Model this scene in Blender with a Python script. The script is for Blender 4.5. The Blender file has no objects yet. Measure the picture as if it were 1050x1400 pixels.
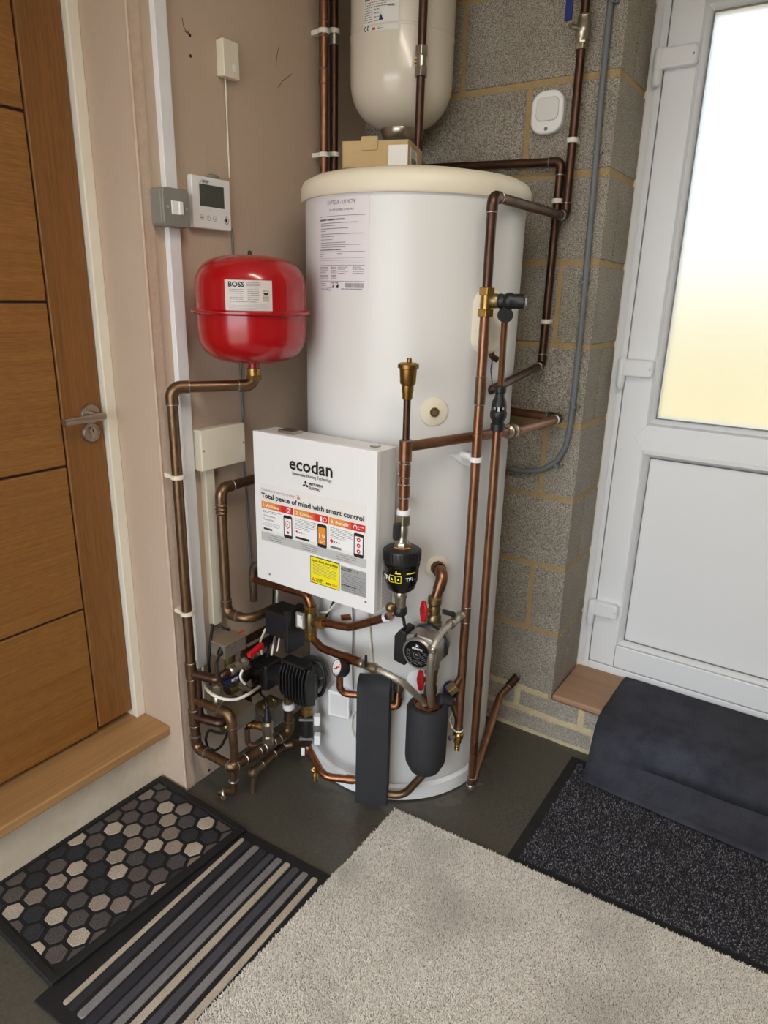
import bpy, math, random
import numpy as np
from mathutils import Vector, Matrix
random.seed(7)
SC = bpy.context.scene
COL = SC.collection

# ------------------------------------------------------------------ camera (solved from the photograph)
FPX = 938.62
YAW, PITCH, ROLL = 0.584607, 0.307756, 0.024269
CAM = np.array([1.40088, -1.96070, 1.41539])
_fw = np.array([-math.sin(YAW)*math.cos(PITCH), math.cos(YAW)*math.cos(PITCH), -math.sin(PITCH)])
_rt = np.array([math.cos(YAW), math.sin(YAW), 0.0]); _up = np.cross(_rt, _fw)
RIGHT = math.cos(ROLL)*_rt + math.sin(ROLL)*_up
UP = -math.sin(ROLL)*_rt + math.cos(ROLL)*_up
FWD = _fw
cd = bpy.data.cameras.new('camera'); cam = bpy.data.objects.new('camera', cd); COL.objects.link(cam)
cd.sensor_fit = 'VERTICAL'; cd.sensor_height = 24.0; cd.lens = FPX*24.0/1400.0; cd.clip_start = 0.02
cam.matrix_world = Matrix(((RIGHT[0], UP[0], -FWD[0], CAM[0]), (RIGHT[1], UP[1], -FWD[1], CAM[1]),
                           (RIGHT[2], UP[2], -FWD[2], CAM[2]), (0, 0, 0, 1)))
SC.camera = cam

# ------------------------------------------------------------------ world, lights, exposure
W = bpy.data.worlds.new('sky'); SC.world = W; W.use_nodes = True
wn = W.node_tree.nodes; wl = W.node_tree.links
bg = wn['Background']; bg.inputs['Color'].default_value = (0.87, 0.935, 1.0, 1); bg.inputs['Strength'].default_value = 2.6
def area(name, loc, tgt, sx, sy, power, col):
    l = bpy.data.lights.new(name, 'AREA'); l.shape = 'RECTANGLE'; l.size = sx; l.size_y = sy
    l.energy = power; l.color = col
    o = bpy.data.objects.new(name, l); COL.objects.link(o); o.location = loc
    o.rotation_euler = (Vector(tgt)-Vector(loc)).to_track_quat('-Z', 'Y').to_euler(); return o
sun = bpy.data.lights.new('sun', 'SUN'); sun.energy = 2.2; sun.angle = math.radians(3); sun.color = (1.0, .95, .86)
so_ = bpy.data.objects.new('sun', sun); COL.objects.link(so_); so_.rotation_euler = V_SUN = (Vector((.80, -.12, -.62))).to_track_quat('-Z', 'Y').to_euler()
area('ceiling_batten_light', (1.5, -1.5, 2.44), (1.5, -1.5, 0), 1.1, 0.2, 9, (1.0, 0.89, 0.76))
vs = SC.view_settings
vs.view_transform = 'Standard'; vs.look = 'None'; vs.gamma = 1.0; vs.exposure = 0.95; vs.use_curve_mapping = False

# ------------------------------------------------------------------ pixel -> point helpers
TC = np.array([0.378, -0.302]); TR = 0.285
def ray(u, v): return RIGHT*((u-525)/FPX) - UP*((v-700)/FPX) + FWD
def on(ax, val, u, v):
    d = ray(u, v); return Vector(CAM + (val-CAM[ax])/d[ax]*d)
def PX(u, v, x): return on(0, x, u, v)
def PY(u, v, y): return on(1, y, u, v)
def PZ(u, v, z): return on(2, z, u, v)
def PK(u, v, off=0.0, c=TC, r=TR):
    d = ray(u, v); a = d[0]**2+d[1]**2; o = CAM[:2]-c; b = 2*(o@d[:2]); cc = o@o-(r+off)**2
    t = (-b-math.sqrt(max(b*b-4*a*cc, 0)))/2/a; return Vector(CAM+t*d)
def VZ(P, u, v):
    d = ray(u, v); t = ((P[0]-CAM[0])*d[0]+(P[1]-CAM[1])*d[1])/(d[0]**2+d[1]**2); return float((CAM+t*d)[2])
V3 = Vector
def XY(P, z): return V3((P[0], P[1], z))

# ------------------------------------------------------------------ materials
MATS = {}
def lin(c): return tuple(((x/255)/12.92 if x/255 <= .04045 else ((x/255+.055)/1.055)**2.4) for x in c)
def mat(name, rgb, rough=.5, metal=0.0, var=None, bump=None, coat=0, spec=None, rvar=None, trans=0, ior=None):
    """var: list of (scale(xyz or f), amount, rgb2, contrast) layers mixed over the base by noise; bump: (scale, strength, distance)"""
    m = bpy.data.materials.new(name); m.use_nodes = True; nt = m.node_tree; N = nt.nodes; L = nt.links
    b = N['Principled BSDF']; b.inputs['Roughness'].default_value = rough; b.inputs['Metallic'].default_value = metal
    if coat: b.inputs['Coat Weight'].default_value = coat; b.inputs['Coat Roughness'].default_value = .08
    if spec is not None: b.inputs['Specular IOR Level'].default_value = spec
    if trans: b.inputs['Transmission Weight'].default_value = trans
    if ior: b.inputs['IOR'].default_value = ior
    col = lin(rgb)+(1,)
    geo = N.new('ShaderNodeNewGeometry')
    def noise(scale, detail=4, seed=0, rgh=.55):
        mp = N.new('ShaderNodeMapping'); L.new(geo.outputs['Position'], mp.inputs['Vector'])
        s = scale if isinstance(scale, (tuple, list)) else (scale,)*3
        mp.inputs['Scale'].default_value = s; mp.inputs['Location'].default_value = (seed*3.1, seed*1.7, seed*2.3)
        n = N.new('ShaderNodeTexNoise'); n.inputs['Scale'].default_value = 1; n.inputs['Detail'].default_value = detail
        n.inputs['Roughness'].default_value = rgh
        L.new(mp.outputs['Vector'], n.inputs['Vector']); return n.outputs['Fac']
    last = None
    for i, (sc, amt, c2, con) in enumerate(var or []):
        f = noise(sc, 4, i+1)
        mr = N.new('ShaderNodeMapRange'); mr.inputs['From Min'].default_value = .5-.5/con; mr.inputs['From Max'].default_value = .5+.5/con
        mr.inputs['To Max'].default_value = amt; L.new(f, mr.inputs['Value'])
        mx = N.new('ShaderNodeMix'); mx.data_type = 'RGBA'
        L.new(mr.outputs['Result'], mx.inputs['Factor'])
        if last: L.new(last, mx.inputs['A'])
        else: mx.inputs['A'].default_value = col
        mx.inputs['B'].default_value = lin(c2)+(1,); last = mx.outputs['Result']
    if last: L.new(last, b.inputs['Base Color'])
    else: b.inputs['Base Color'].default_value = col
    if rvar:
        f = noise(rvar[0], 3, 9); mr = N.new('ShaderNodeMapRange'); mr.inputs['From Min'].default_value = .3; mr.inputs['From Max'].default_value = .7
        mr.inputs['To Min'].default_value = rvar[1]; mr.inputs['To Max'].default_value = rvar[2]
        L.new(f, mr.inputs['Value']); L.new(mr.outputs['Result'], b.inputs['Roughness'])
    if bump:
        f = noise(bump[0], 5, 5, .6); bp = N.new('ShaderNodeBump'); bp.inputs['Strength'].default_value = bump[1]
        bp.inputs['Distance'].default_value = bump[2]; L.new(f, bp.inputs['Height']); L.new(bp.outputs['Normal'], b.inputs['Normal'])
    MATS[name] = m; return m
M = MATS
mat('plaster', (200, 178, 157), .85, var=[(1.6, .45, (186, 164, 143), 2.2), (7, .2, (210, 192, 174), 2.5), (60, .1, (180, 152, 130), 4)], bump=(45, .15, .004))
mat('bead_plaster', (206, 182, 162), .9, var=[(60, .35, (184, 154, 130), 4), (14, .4, (216, 196, 178), 3)], bump=(120, .4, .002))
mat('white_paint', (238, 232, 216), .55, var=[(5, .3, (222, 212, 190), 3)], bump=(30, .1, .003))
mat('riser_paint', (226, 214, 192), .6, var=[(3, .5, (206, 190, 164), 3), (16, .3, (190, 172, 146), 4)])
mat('ceiling_paint', (235, 232, 226), .8)
mat('oak_panel', (156, 106, 46), .5, var=[((25, 3, 240), .85, (120, 76, 30), 2.2), ((6, 1.2, 30), .5, (166, 116, 56), 2.4), ((12, 30, 500), .3, (84, 50, 20), 5)], bump=((40, 5, 420), .12, .002))
mat('oak_stile', (144, 96, 44), .5, var=[((90, 240, 4), .8, (110, 69, 29), 2.2), ((20, 26, 2.0), .5, (148, 98, 50), 2.4), ((200, 500, 10), .3, (80, 48, 20), 5)], bump=((200, 420, 6), .12, .002))
mat('oak_step', (172, 132, 86), .55, var=[((240, 4, 60), .8, (138, 100, 60), 2.2), ((30, 1.5, 30), .5, (194, 150, 98), 2.4)], bump=((420, 6, 100), .15, .002))
mat('sill_oak', (166, 130, 102), .6, var=[((4, 200, 60), .7, (134, 98, 72), 2.2), ((2, 22, 10), .5, (182, 148, 120), 2.4)], bump=((6, 420, 100), .15, .002))
mat('gap_shade', (40, 20, 16), .8)  # near-black colour standing in for the shade inside gaps, grooves and holes
BLK = [(300, .85, (84, 78, 70), 4.5), (360, .8, (214, 206, 192), 7), (150, .3, (118, 110, 98), 4), (5, .35, (122, 114, 102), 3)]
mat('concrete_block', (150, 142, 129), .95, var=BLK, bump=(320, .8, .004))
mat('concrete_brick', (168, 160, 146), .95, var=[(420, .7, (98, 92, 84), 5), (300, .6, (214, 206, 192), 6), (9, .3, (140, 130, 116), 3)], bump=(330, .8, .005))
mat('mortar', (170, 147, 108), .95, var=[(40, .5, (150, 122, 78), 3), (260, .5, (196, 172, 126), 4)], bump=(220, .7, .004))
mat('brick_mortar', (206, 190, 152), .95, var=[(40, .5, (180, 160, 120), 3), (260, .5, (222, 208, 174), 4)], bump=(220, .7, .004))
mat('floor_paint', (74, 72, 64), .28, var=[(2.2, .5, (88, 85, 76), 2.5), (9, .25, (58, 56, 50), 2.5), (120, .25, (104, 98, 88), 8)], rvar=(2, .20, .34))
mat('upvc', (236, 238, 240), .32, var=[(4, .12, (226, 228, 230), 2)])
mat('white_plastic', (240, 240, 240), .35)
mat('trunking_white', (236, 236, 238), .4, var=[(20, .2, (214, 212, 210), 4)])
mat('cream_plastic', (232, 224, 204), .4)
mat('clip_plastic', (238, 236, 226), .45, var=[(60, .3, (210, 206, 190), 4)])
mat('grey_metal_clad', (138, 136, 128), .42, metal=.1)
mat('tank_white', (226, 226, 224), .3, var=[(3, .15, (220, 218, 214), 2)])
mat('tank_cream', (236, 228, 206), .45)
mat('vessel_white', (228, 220, 204), .22, coat=.3)
mat('red_paint', (168, 5, 18), .22, coat=.5)
mat('red_lever', (196, 24, 36), .4)
mat('paper', (238, 237, 233), .6, var=[(30, .12, (224, 221, 216), 3)])
mat('paper_lilac', (230, 224, 228), .55)
mat('foil_label', (214, 206, 198), .35, var=[(40, .3, (196, 186, 178), 3)])
mat('silver_label', (168, 168, 168), .4)
mat('grey_band', (196, 197, 194), .5)
mat('yellow_label', (250, 236, 20), .5)
mat('orange_ink', (236, 152, 52), .5)
mat('orange_red_ink', (226, 96, 44), .5)
mat('red_ink', (214, 44, 40), .5)
mat('ink', (24, 24, 26), .5)
mat('ink_grey', (120, 118, 122), .5)
mat('ink_light', (170, 168, 172), .5)
mat('ink_white', (246, 246, 246), .5)
mat('ink_blue', (40, 50, 120), .5)
mat('blue_plastic', (20, 44, 120), .4)
mat('dark_blue', (18, 28, 90), .4)
COP = [(9, .5, (118, 78, 58), 2.6), (40, .25, (96, 66, 52), 3.2), (28, .3, (182, 132, 102), 4)]
mat('copper', (150, 110, 86), .34, .92, var=COP, rvar=(30, .26, .46))
mat('copper_bright', (164, 112, 82), .3, .95, var=[(10, .5, (134, 88, 62), 2.6), (60, .3, (104, 70, 52), 4)], rvar=(40, .2, .42))
mat('copper_dark', (90, 67, 57), .38, .9, var=[(10, .5, (72, 54, 47), 2.6), (50, .3, (112, 82, 68), 4)], rvar=(30, .28, .5))
mat('copper_grey', (112, 104, 98), .36, .92, var=[(12, .5, (90, 80, 76), 3)])
mat('copper_aged', (124, 98, 74), .38, .9, var=[(9, .6, (96, 74, 57), 2.6), (46, .3, (150, 122, 94), 4)], rvar=(30, .28, .5))
mat('copper_green', (130, 88, 74), .45, .75, var=[(40, .85, (108, 128, 104), 3.5), (18, .4, (140, 76, 66), 3)])
mat('solder', (178, 176, 170), .32, .9, var=[(60, .5, (130, 124, 112), 3)])
mat('brass', (176, 140, 76), .3, .95, var=[(20, .5, (136, 102, 52), 3), (80, .3, (196, 164, 104), 4)], rvar=(40, .22, .45))
mat('brass_dull', (150, 132, 92), .36, .92, var=[(20, .5, (112, 94, 62), 3)])
mat('bronze', (150, 116, 62), .34, .95, var=[(20, .5, (122, 90, 46), 3)])
mat('nickel', (190, 184, 170), .28, .95, var=[(40, .4, (150, 142, 124), 3)])
mat('steel_brushed', (176, 166, 156), .3, .95)
mat('cast_alloy', (176, 174, 168), .42, .85, var=[(80, .3, (146, 142, 136), 3)])
mat('actuator_grey', (150, 148, 140), .45, .55, var=[(10, .4, (120, 112, 100), 3)])
mat('actuator_brown', (150, 134, 112), .5, .4, var=[(10, .4, (128, 112, 92), 3)])
mat('black_plastic', (24, 24, 26), .42, var=[(30, .3, (44, 44, 46), 3)])
mat('black_gloss', (12, 12, 14), .2)
mat('black_foam', (36, 37, 41), .75, var=[(14, .4, (48, 49, 54), 3)], bump=(300, .25, .002))
mat('black_rubber', (16, 16, 18), .7, var=[(40, .4, (34, 33, 34), 3)], bump=(400, .3, .002))
mat('grey_cable', (110, 114, 118), .5)
mat('white_cable', (232, 228, 214), .4)
mat('black_cable', (22, 22, 22), .45)
mat('cardboard', (196, 168, 122), .8, var=[((30, 30, 400), .3, (180, 150, 104), 3), (8, .3, (206, 180, 136), 3)])
mat('lcd', (72, 76, 70), .2)
mat('braid', (226, 220, 208), .34, .85, var=[(420, .7, (160, 154, 142), 3)], bump=(420, .7, .002))
mat('glass_blue_edge', (150, 180, 200), .2)
def pile_mat(name, stops, patch, amt):
    m = mat(name, (128, 128, 128), .95, spec=.2); nt = m.node_tree; N = nt.nodes; L = nt.links
    g = N.new('ShaderNodeNewGeometry'); r = N.new('ShaderNodeValToRGB'); r.color_ramp.interpolation = 'LINEAR'
    e = r.color_ramp.elements; e[0].position = stops[0][0]; e[0].color = lin(stops[0][1])+(1,); e[1].position = stops[-1][0]; e[1].color = lin(stops[-1][1])+(1,)
    for p_, c_ in stops[1:-1]: q = e.new(p_); q.color = lin(c_)+(1,)
    L.new(g.outputs['Random Per Island'], r.inputs['Fac'])
    n = N.new('ShaderNodeTexNoise'); n.inputs['Scale'].default_value = 4.5; n.inputs['Detail'].default_value = 4; L.new(g.outputs['Position'], n.inputs['Vector'])
    mr = N.new('ShaderNodeMapRange'); mr.inputs['From Min'].default_value = .46; mr.inputs['From Max'].default_value = .70; mr.inputs['To Max'].default_value = amt; L.new(n.outputs['Fac'], mr.inputs['Value'])
    mx = N.new('ShaderNodeMix'); mx.data_type = 'RGBA'; L.new(mr.outputs['Result'], mx.inputs['Factor']); L.new(r.outputs['Color'], mx.inputs['A']); mx.inputs['B'].default_value = lin(patch)+(1,)
    L.new(mx.outputs['Result'], N['Principled BSDF'].inputs['Base Color'])
pile_mat('beige_carpet', [(0, (200, 194, 184)), (.5, (234, 229, 220)), (1, (252, 249, 243))], (178, 172, 163), .5)
pile_mat('charcoal_carpet', [(0, (34, 34, 38)), (.55, (62, 62, 68)), (.8, (96, 96, 104)), (1, (170, 168, 176))], (52, 48, 46), .4)
mat('beige_backing', (150, 140, 126), .95)
mat('charcoal_backing', (36, 36, 40), .95)
mat('hex_tan', (168, 154, 140), .95, var=[(420, .5, (110, 100, 90), 3)], bump=(380, .8, .004))
mat('navy_mat', (40, 44, 58), .9, var=[(9, .65, (76, 80, 94), 3.4), (34, .25, (86, 86, 92), 4), (4, .5, (46, 45, 46), 3), (300, .35, (22, 24, 32), 3)], bump=(300, .5, .003))
for nm, c in (('hex_light', (196, 182, 164)), ('hex_taupe', (140, 126, 116)), ('hex_brown', (96, 86, 82)), ('hex_grey', (82, 78, 78)), ('hex_black', (46, 46, 50)), ('stripe_grey', (136, 132, 134)), ('stripe_dark', (74, 72, 80)), ('stripe_black', (44, 42, 48))):
    mat(nm, c, .95, var=[(420, .5, tuple(int(x*.6) for x in c), 3), (16, .25, tuple(min(255, int(x*1.15)) for x in c), 3)], bump=(380, .8, .004))
# frosted pane
fm = bpy.data.materials.new('frosted_glass'); fm.use_nodes = True; fn = fm.node_tree.nodes; fl = fm.node_tree.links
fb = fn['Principled BSDF']; fb.inputs['Base Color'].default_value = (.285, .30, .305, 1); fb.inputs['Transmission Weight'].default_value = 1.0
fb.inputs['Roughness'].default_value = .6; fb.inputs['IOR'].default_value = 1.25
M['frosted_glass'] = fm

# ------------------------------------------------------------------ mesh builder
def basis(axis, hint=None):
    a = V3(axis).normalized()
    h = V3(hint) if hint is not None else (V3((0, 0, 1)) if abs(a.z) < .9 else V3((1, 0, 0)))
    x = (h - a*h.dot(a)).normalized(); return x, a.cross(x), a
def fillet(pts, fr, n=7):
    """polyline -> points with rounded corners"""
    pts = [V3(p) for p in pts]; out = [pts[0]]
    for i in range(1, len(pts)-1):
        p = pts[i]; a = (pts[i-1]-p); b = (pts[i+1]-p); la, lb = a.length, b.length
        if la < 1e-6 or lb < 1e-6: continue
        a /= la; b /= lb; ang = a.angle(b, math.pi)
        if ang > math.pi-.03: out.append(p); continue
        f = fr[i] if isinstance(fr, dict) and i in fr else (fr if not isinstance(fr, dict) else fr.get(-1, .02))
        d = min(f/math.tan(ang/2), la*.48 if i > 1 else la*.95, lb*.48 if i < len(pts)-2 else lb*.95)
        f = d*math.tan(ang/2); bis = (a+b).normalized(); c = p+bis*(f/math.sin(ang/2))
        s = p+a*d-c; e = p+b*d-c
        for k in range(n+1):
            t = k/n; tot = s.angle(e, 0)
            w = (s*math.sin((1-t)*tot)+e*math.sin(t*tot))/math.sin(tot) if tot > 1e-4 else s
            out.append(c+w)
    out.append(pts[-1]); return out
class MB:
    def __init__(s): s.v = []; s.f = []
    def add(s, vs, fs):
        o = len(s.v); s.v += [tuple(v) for v in vs]; s.f += [tuple(i+o for i in f) for f in fs]; return s
    def box(s, c, size, fr=None):
        c = V3(c); x, y, z = fr if fr else (V3((1, 0, 0)), V3((0, 1, 0)), V3((0, 0, 1)))
        hx, hy, hz = size[0]/2, size[1]/2, size[2]/2
        vs = [c+x*(hx*i)+y*(hy*j)+z*(hz*k) for k in (-1, 1) for j in (-1, 1) for i in (-1, 1)]
        return s.add(vs, [(0, 2, 3, 1), (4, 5, 7, 6), (0, 1, 5, 4), (2, 6, 7, 3), (0, 4, 6, 2), (1, 3, 7, 5)])
    def mm(s, a, b): return s.box([(a[i]+b[i])/2 for i in range(3)], [abs(b[i]-a[i]) for i in range(3)])
    def lathe(s, prof, org, axis=(0, 0, 1), n=24, hint=None):
        x, y, a = basis(axis, hint); org = V3(org); vs = []; fs = []
        for r, h in prof:
            for k in range(n):
                t = 2*math.pi*k/n; vs.append(org+a*h+(x*math.cos(t)+y*math.sin(t))*max(r, 1e-5))
        m = len(prof)
        for i in range(m-1):
            for k in range(n):
                k2 = (k+1) % n; fs.append((i*n+k, i*n+k2, (i+1)*n+k2, (i+1)*n+k))
        fs.append(tuple(range(n-1, -1, -1))); fs.append(tuple((m-1)*n+k for k in range(n)))
        return s.add(vs, fs)
    def cyl(s, p0, p1, r, r1=None, n=16, hint=None):
        p0 = V3(p0); p1 = V3(p1); L = (p1-p0).length
        return s.lathe([(r, 0), (r if r1 is None else r1, L)], p0, p1-p0, n, hint)
    def tube(s, path, r, n=12):
        path = [V3(p) for p in path]; P = [path[0]]
        for q in path[1:]:
            if (q-P[-1]).length > 1e-5: P.append(q)
        t0 = (P[1]-P[0]).normalized(); x, _, _ = basis(t0); vs = []; fs = []
        for i, p in enumerate(P):
            if i == 0: t = t0
            elif i == len(P)-1: t = (P[i]-P[i-1]).normalized()
            else: t = ((P[i+1]-P[i]).normalized()+(P[i]-P[i-1]).normalized()).normalized()
            x = (x-t*x.dot(t)).normalized(); y = t.cross(x)
            rr = r(i/(len(P)-1)) if callable(r) else r
            for k in range(n):
                a = 2*math.pi*k/n; vs.append(p+(x*math.cos(a)+y*math.sin(a))*rr)
        for i in range(len(P)-1):
            for k in range(n):
                k2 = (k+1) % n; fs.append((i*n+k, i*n+k2, (i+1)*n+k2, (i+1)*n+k))
        fs.append(tuple(range(n-1, -1, -1))); fs.append(tuple((len(P)-1)*n+k for k in range(n)))
        return s.add(vs, fs)
    def prism(s, poly, org, ux, uy, depth):
        """2-D polygon in the frame org,ux,uy extruded along ux x uy by depth"""
        org = V3(org); ux = V3(ux); uy = V3(uy); nz = ux.cross(uy).normalized(); n = len(poly)
        vs = [org+ux*a+uy*b for a, b in poly]+[org+ux*a+uy*b+nz*depth for a, b in poly]
        fs = [tuple(range(n-1, -1, -1)), tuple(range(n, 2*n))]+[(i, (i+1) % n, n+(i+1) % n, n+i) for i in range(n)]
        return s.add(vs, fs)
    def ball(s, c, r, sc=(1, 1, 1), n=16, m=9):
        prof = [(r*math.sin(math.pi*i/m), -r*math.cos(math.pi*i/m)) for i in range(m+1)]
        o = len(s.v); s.lathe(prof, (0, 0, 0), (0, 0, 1), n)
        for i in range(o, len(s.v)):
            a = s.v[i]; s.v[i] = (c[0]+a[0]*sc[0], c[1]+a[1]*sc[1], c[2]+a[2]*sc[2])
        return s
    def build(s, name, m, parent=None, bevel=0, ang=38, kind=None, smooth=True, seg=2):
        me = bpy.data.meshes.new(name); me.from_pydata(s.v, [], s.f); me.validate(); me.update()
        o = bpy.data.objects.new(name, me); COL.objects.link(o)
        me.materials.append(M[m] if isinstance(m, str) else m)
        if smooth:
            me.polygons.foreach_set('use_smooth', [True]*len(me.polygons)); me.set_sharp_from_angle(angle=math.radians(ang))
        if bevel:
            b = o.modifiers.new('bevel', 'BEVEL'); b.width = bevel; b.segments = seg; b.limit_method = 'ANGLE'; b.harden_normals = True
            b.angle_limit = math.radians(40)
        if parent: o.parent = parent
        if kind: o['kind'] = kind
        return o
def tag(o, label, cat, group=None):
    o['label'] = label; o['category'] = cat
    if group: o['group'] = group
    return o
def thing(name, label, cat, loc=(0, 0, 0), group=None):
    o = bpy.data.objects.new(name, None); COL.objects.link(o); o.empty_display_size = .05
    return tag(o, label, cat, group)
def struct(o): o['kind'] = 'structure'; return o
def B(c, size, fr=None): return MB().box(c, size, fr)
def BM(a, b): return MB().mm(a, b)
def copy_to(o, loc, parent=None, m=None):
    c = o.copy(); COL.objects.link(c); c.location = loc
    if parent: c.parent = parent
    return c
def rrect(w, h, r, n=5):
    out = []
    for cx, cy, a0 in ((w/2-r, h/2-r, 0), (-w/2+r, h/2-r, 90), (-w/2+r, -h/2+r, 180), (w/2-r, -h/2+r, 270)):
        for k in range(n+1):
            a = math.radians(a0+90*k/n); out.append((cx+r*math.cos(a), cy+r*math.sin(a)))
    return out

# flat print on a sheet: everything is laid out in the sheet's own (u, v) metres and mapped on its surface
_fc = {}
def text_tris(s, size, bold=0, align='LEFT', width=None):
    cu = bpy.data.curves.new('t', 'FONT'); cu.body = s; cu.size = size; cu.align_x = align; cu.offset = bold*size; cu.resolution_u = 2
    ob = bpy.data.objects.new('t', cu); me = bpy.data.meshes.new_from_object(ob)
    vs = [(v.co.x, v.co.y) for v in me.vertices]; fs = [tuple(p.vertices) for p in me.polygons]
    bpy.data.objects.remove(ob); bpy.data.curves.remove(cu); bpy.data.meshes.remove(me)
    if width and vs:
        x0 = min(v[0] for v in vs); x1 = max(v[0] for v in vs); k = width/(x1-x0)
        base = x0 if align == 'LEFT' else (x0+x1)/2
        off = 0 if align == 'LEFT' else 0
        vs = [((v[0]-base)*k+off, v[1]) for v in vs]
    return vs, fs
class Sheet:
    """a printed sheet: fn(u, v, h) -> point"""
    def __init__(s, fn, parent, name='label'):
        s.fn = fn; s.par = parent; s.name = name; s.layers = {}; s.base = None
    def _mb(s, m): return s.layers.setdefault(m, MB())
    def sheet(s, u0, v0, u1, v1, m, h=.0006, nu=1):
        mb = MB(); s._rect(mb, u0, v0, u1, v1, h, nu, back=True); s.base = mb.build(s.name, m, s.par, smooth=False)
        return s.base
    def _rect(s, mb, u0, v0, u1, v1, h, nu=1, back=False):
        vs = []; fs = []
        for i in range(nu+1):
            u = u0+(u1-u0)*i/nu; vs += [s.fn(u, v0, h), s.fn(u, v1, h)]
            if back: vs += [s.fn(u, v0, -.0004), s.fn(u, v1, -.0004)]
        k = 4 if back else 2
        for i in range(nu):
            a = i*k; b = a+k; fs.append((a, b, b+1, a+1))
            if back: fs += [(a+2, a+3, b+3, b+2), (a, a+2, b+2, b), (a+1, b+1, b+3, a+3)]
        if back: fs += [(0, 1, 3, 2), (nu*4, nu*4+2, nu*4+3, nu*4+1)]
        mb.add(vs, fs)
    def rect(s, u0, v0, u1, v1, m, h=.0011, nu=1): s._rect(s._mb(m), u0, v0, u1, v1, h, nu); return s
    def text(s, t, u, v, size, m='ink', h=.0013, bold=0, align='LEFT', width=None):
        vs, fs = text_tris(t, size, bold, align, width)
        s._mb(m).add([s.fn(u+a, v+b, h) for a, b in vs], fs); return s
    def poly(s, pts, m, h=.0012):
        s._mb(m).add([s.fn(a, b, h) for a, b in pts], [tuple(range(len(pts)))]); return s
    def disc(s, u, v, r, m, h=.0012, n=16, r2=None):
        return s.poly([(u+r*math.cos(2*math.pi*k/n), v+(r2 or r)*math.sin(2*math.pi*k/n)) for k in range(n)], m, h)
    def ring(s, u, v, r, w, m, h=.0013, n=18, a0=0, a1=360):
        vs = []; fs = []
        for k in range(n+1):
            a = math.radians(a0+(a1-a0)*k/n)
            vs += [s.fn(u+(r-w)*math.cos(a), v+(r-w)*math.sin(a), h), s.fn(u+r*math.cos(a), v+r*math.sin(a), h)]
        for k in range(n): fs.append((2*k, 2*k+1, 2*k+3, 2*k+2))
        s._mb(m).add(vs, fs); return s
    def lines(s, u0, u1, v0, v1, n, th, m='ink_grey', seed=1, words=True, h=.0012):
        """unreadably small text, as rows of word-long dashes"""
        rnd = random.Random(seed)
        for i in range(n):
            v = v0+(v1-v0)*i/max(n-1, 1); u = u0; end = u1-(u1-u0)*rnd.choice((0, 0, .05, .3))
            while u < end:
                w = rnd.uniform(.0025, .007); e = min(u+w, end); s.rect(u, v-th/2, e, v+th/2, m, h); u = e+th*.9
        return s
    def diamonds(s, u, v, r, m, h=.0013):
        """three-diamond emblem"""
        for a in (90, 210, 330):
            a = math.radians(a); d = (math.cos(a), math.sin(a)); q = (-d[1], d[0])
            s.poly([(u, v), (u+d[0]*r/2+q[0]*r*.29, v+d[1]*r/2+q[1]*r*.29), (u+d[0]*r, v+d[1]*r), (u+d[0]*r/2-q[0]*r*.29, v+d[1]*r/2-q[1]*r*.29)], m, h)
        return s
    def done(s):
        for m, mb in s.layers.items():
            if mb.v: mb.build('print', m, s.base or s.par, smooth=False, kind='stuff')
def plane_fn(org, ux, uy):
    org = V3(org); ux = V3(ux).normalized(); uy = V3(uy).normalized(); n = ux.cross(uy)
    return lambda u, v, h: org+ux*u+uy*v+n*h
def cyl_fn(c, r, ang0, z0):
    return lambda u, v, h: V3((c[0]+(r+h)*math.cos(ang0+u/r), c[1]+(r+h)*math.sin(ang0+u/r), z0+v))

# ------------------------------------------------------------------ pipe helper
def pipe(name, label, pts, r=.011, m='copper', fr=None, elbows=(), elbow_mat=None, ring=True, cat='pipe', group=None, parent=None, pname='pipe'):
    """a run of tube; indices in elbows get a soldered elbow fitting"""
    t = parent or thing(name, label, cat, group=group)
    pts = [V3(p) for p in pts]; f = r*2.0 if fr is None else fr
    path = fillet(pts, f); MB().tube(path, r, 14).build(pname, m, t, ang=60)
    for i in elbows:
        p = pts[i]; a = (pts[i-1]-p).normalized(); b = (pts[i+1]-p).normalized(); ff = f if not isinstance(f, dict) else f.get(i, f.get(-1))
        ang = a.angle(b); d = ff/math.tan(ang/2)+r*1.3
        d = min(d, (pts[i-1]-p).length*.9, (pts[i+1]-p).length*.9)
        ep = fillet([p+a*d, p, p+b*d], ff)
        e = MB().tube(ep, r*1.16, 14).build('elbow', elbow_mat or m, t, ang=60)
        if ring:
            for q, w in ((p+a*d, a), (p+b*d, b)): MB().lathe([(r*1.12, -.0016), (r*1.22, -.0008), (r*1.22, .0008), (r*1.08, .002)], q, w, 14).build('solder_ring', 'solder', e)
    return t
def collar(t, p0, p1, r, m='copper', name='coupling', ring=True):
    e = MB().cyl(p0, p1, r, n=14).build(name, m, t, ang=60)
    if ring:
        d = (V3(p1)-V3(p0)).normalized()
        for q in (p0, p1): MB().lathe([(r*.96, -.0014), (r*1.05, 0), (r*.96, .0014)], q, d, 14).build('solder_ring', 'solder', e)
    return e
def hexnut(mb, p0, p1, r): return mb.cyl(p0, p1, r, n=6)
def clip(t, p, axis, r, toward, m='clip_plastic', w=.012, reach=.02, name='pipe_clip'):
    """plastic pipe clip: ring round the pipe and a foot towards the wall"""
    a = V3(axis).normalized(); p = V3(p); d = V3(toward).normalized()
    mb = MB(); mb.lathe([(r*1.04, -w/2), (r*1.32, -w/2), (r*1.32, w/2), (r*1.04, w/2)], p, a, 16)
    mb.box(p+d*(r+reach/2), (reach, r*1.5, w), (d, a.cross(d), a)); return mb.build(name, m, t, bevel=.001)

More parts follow.
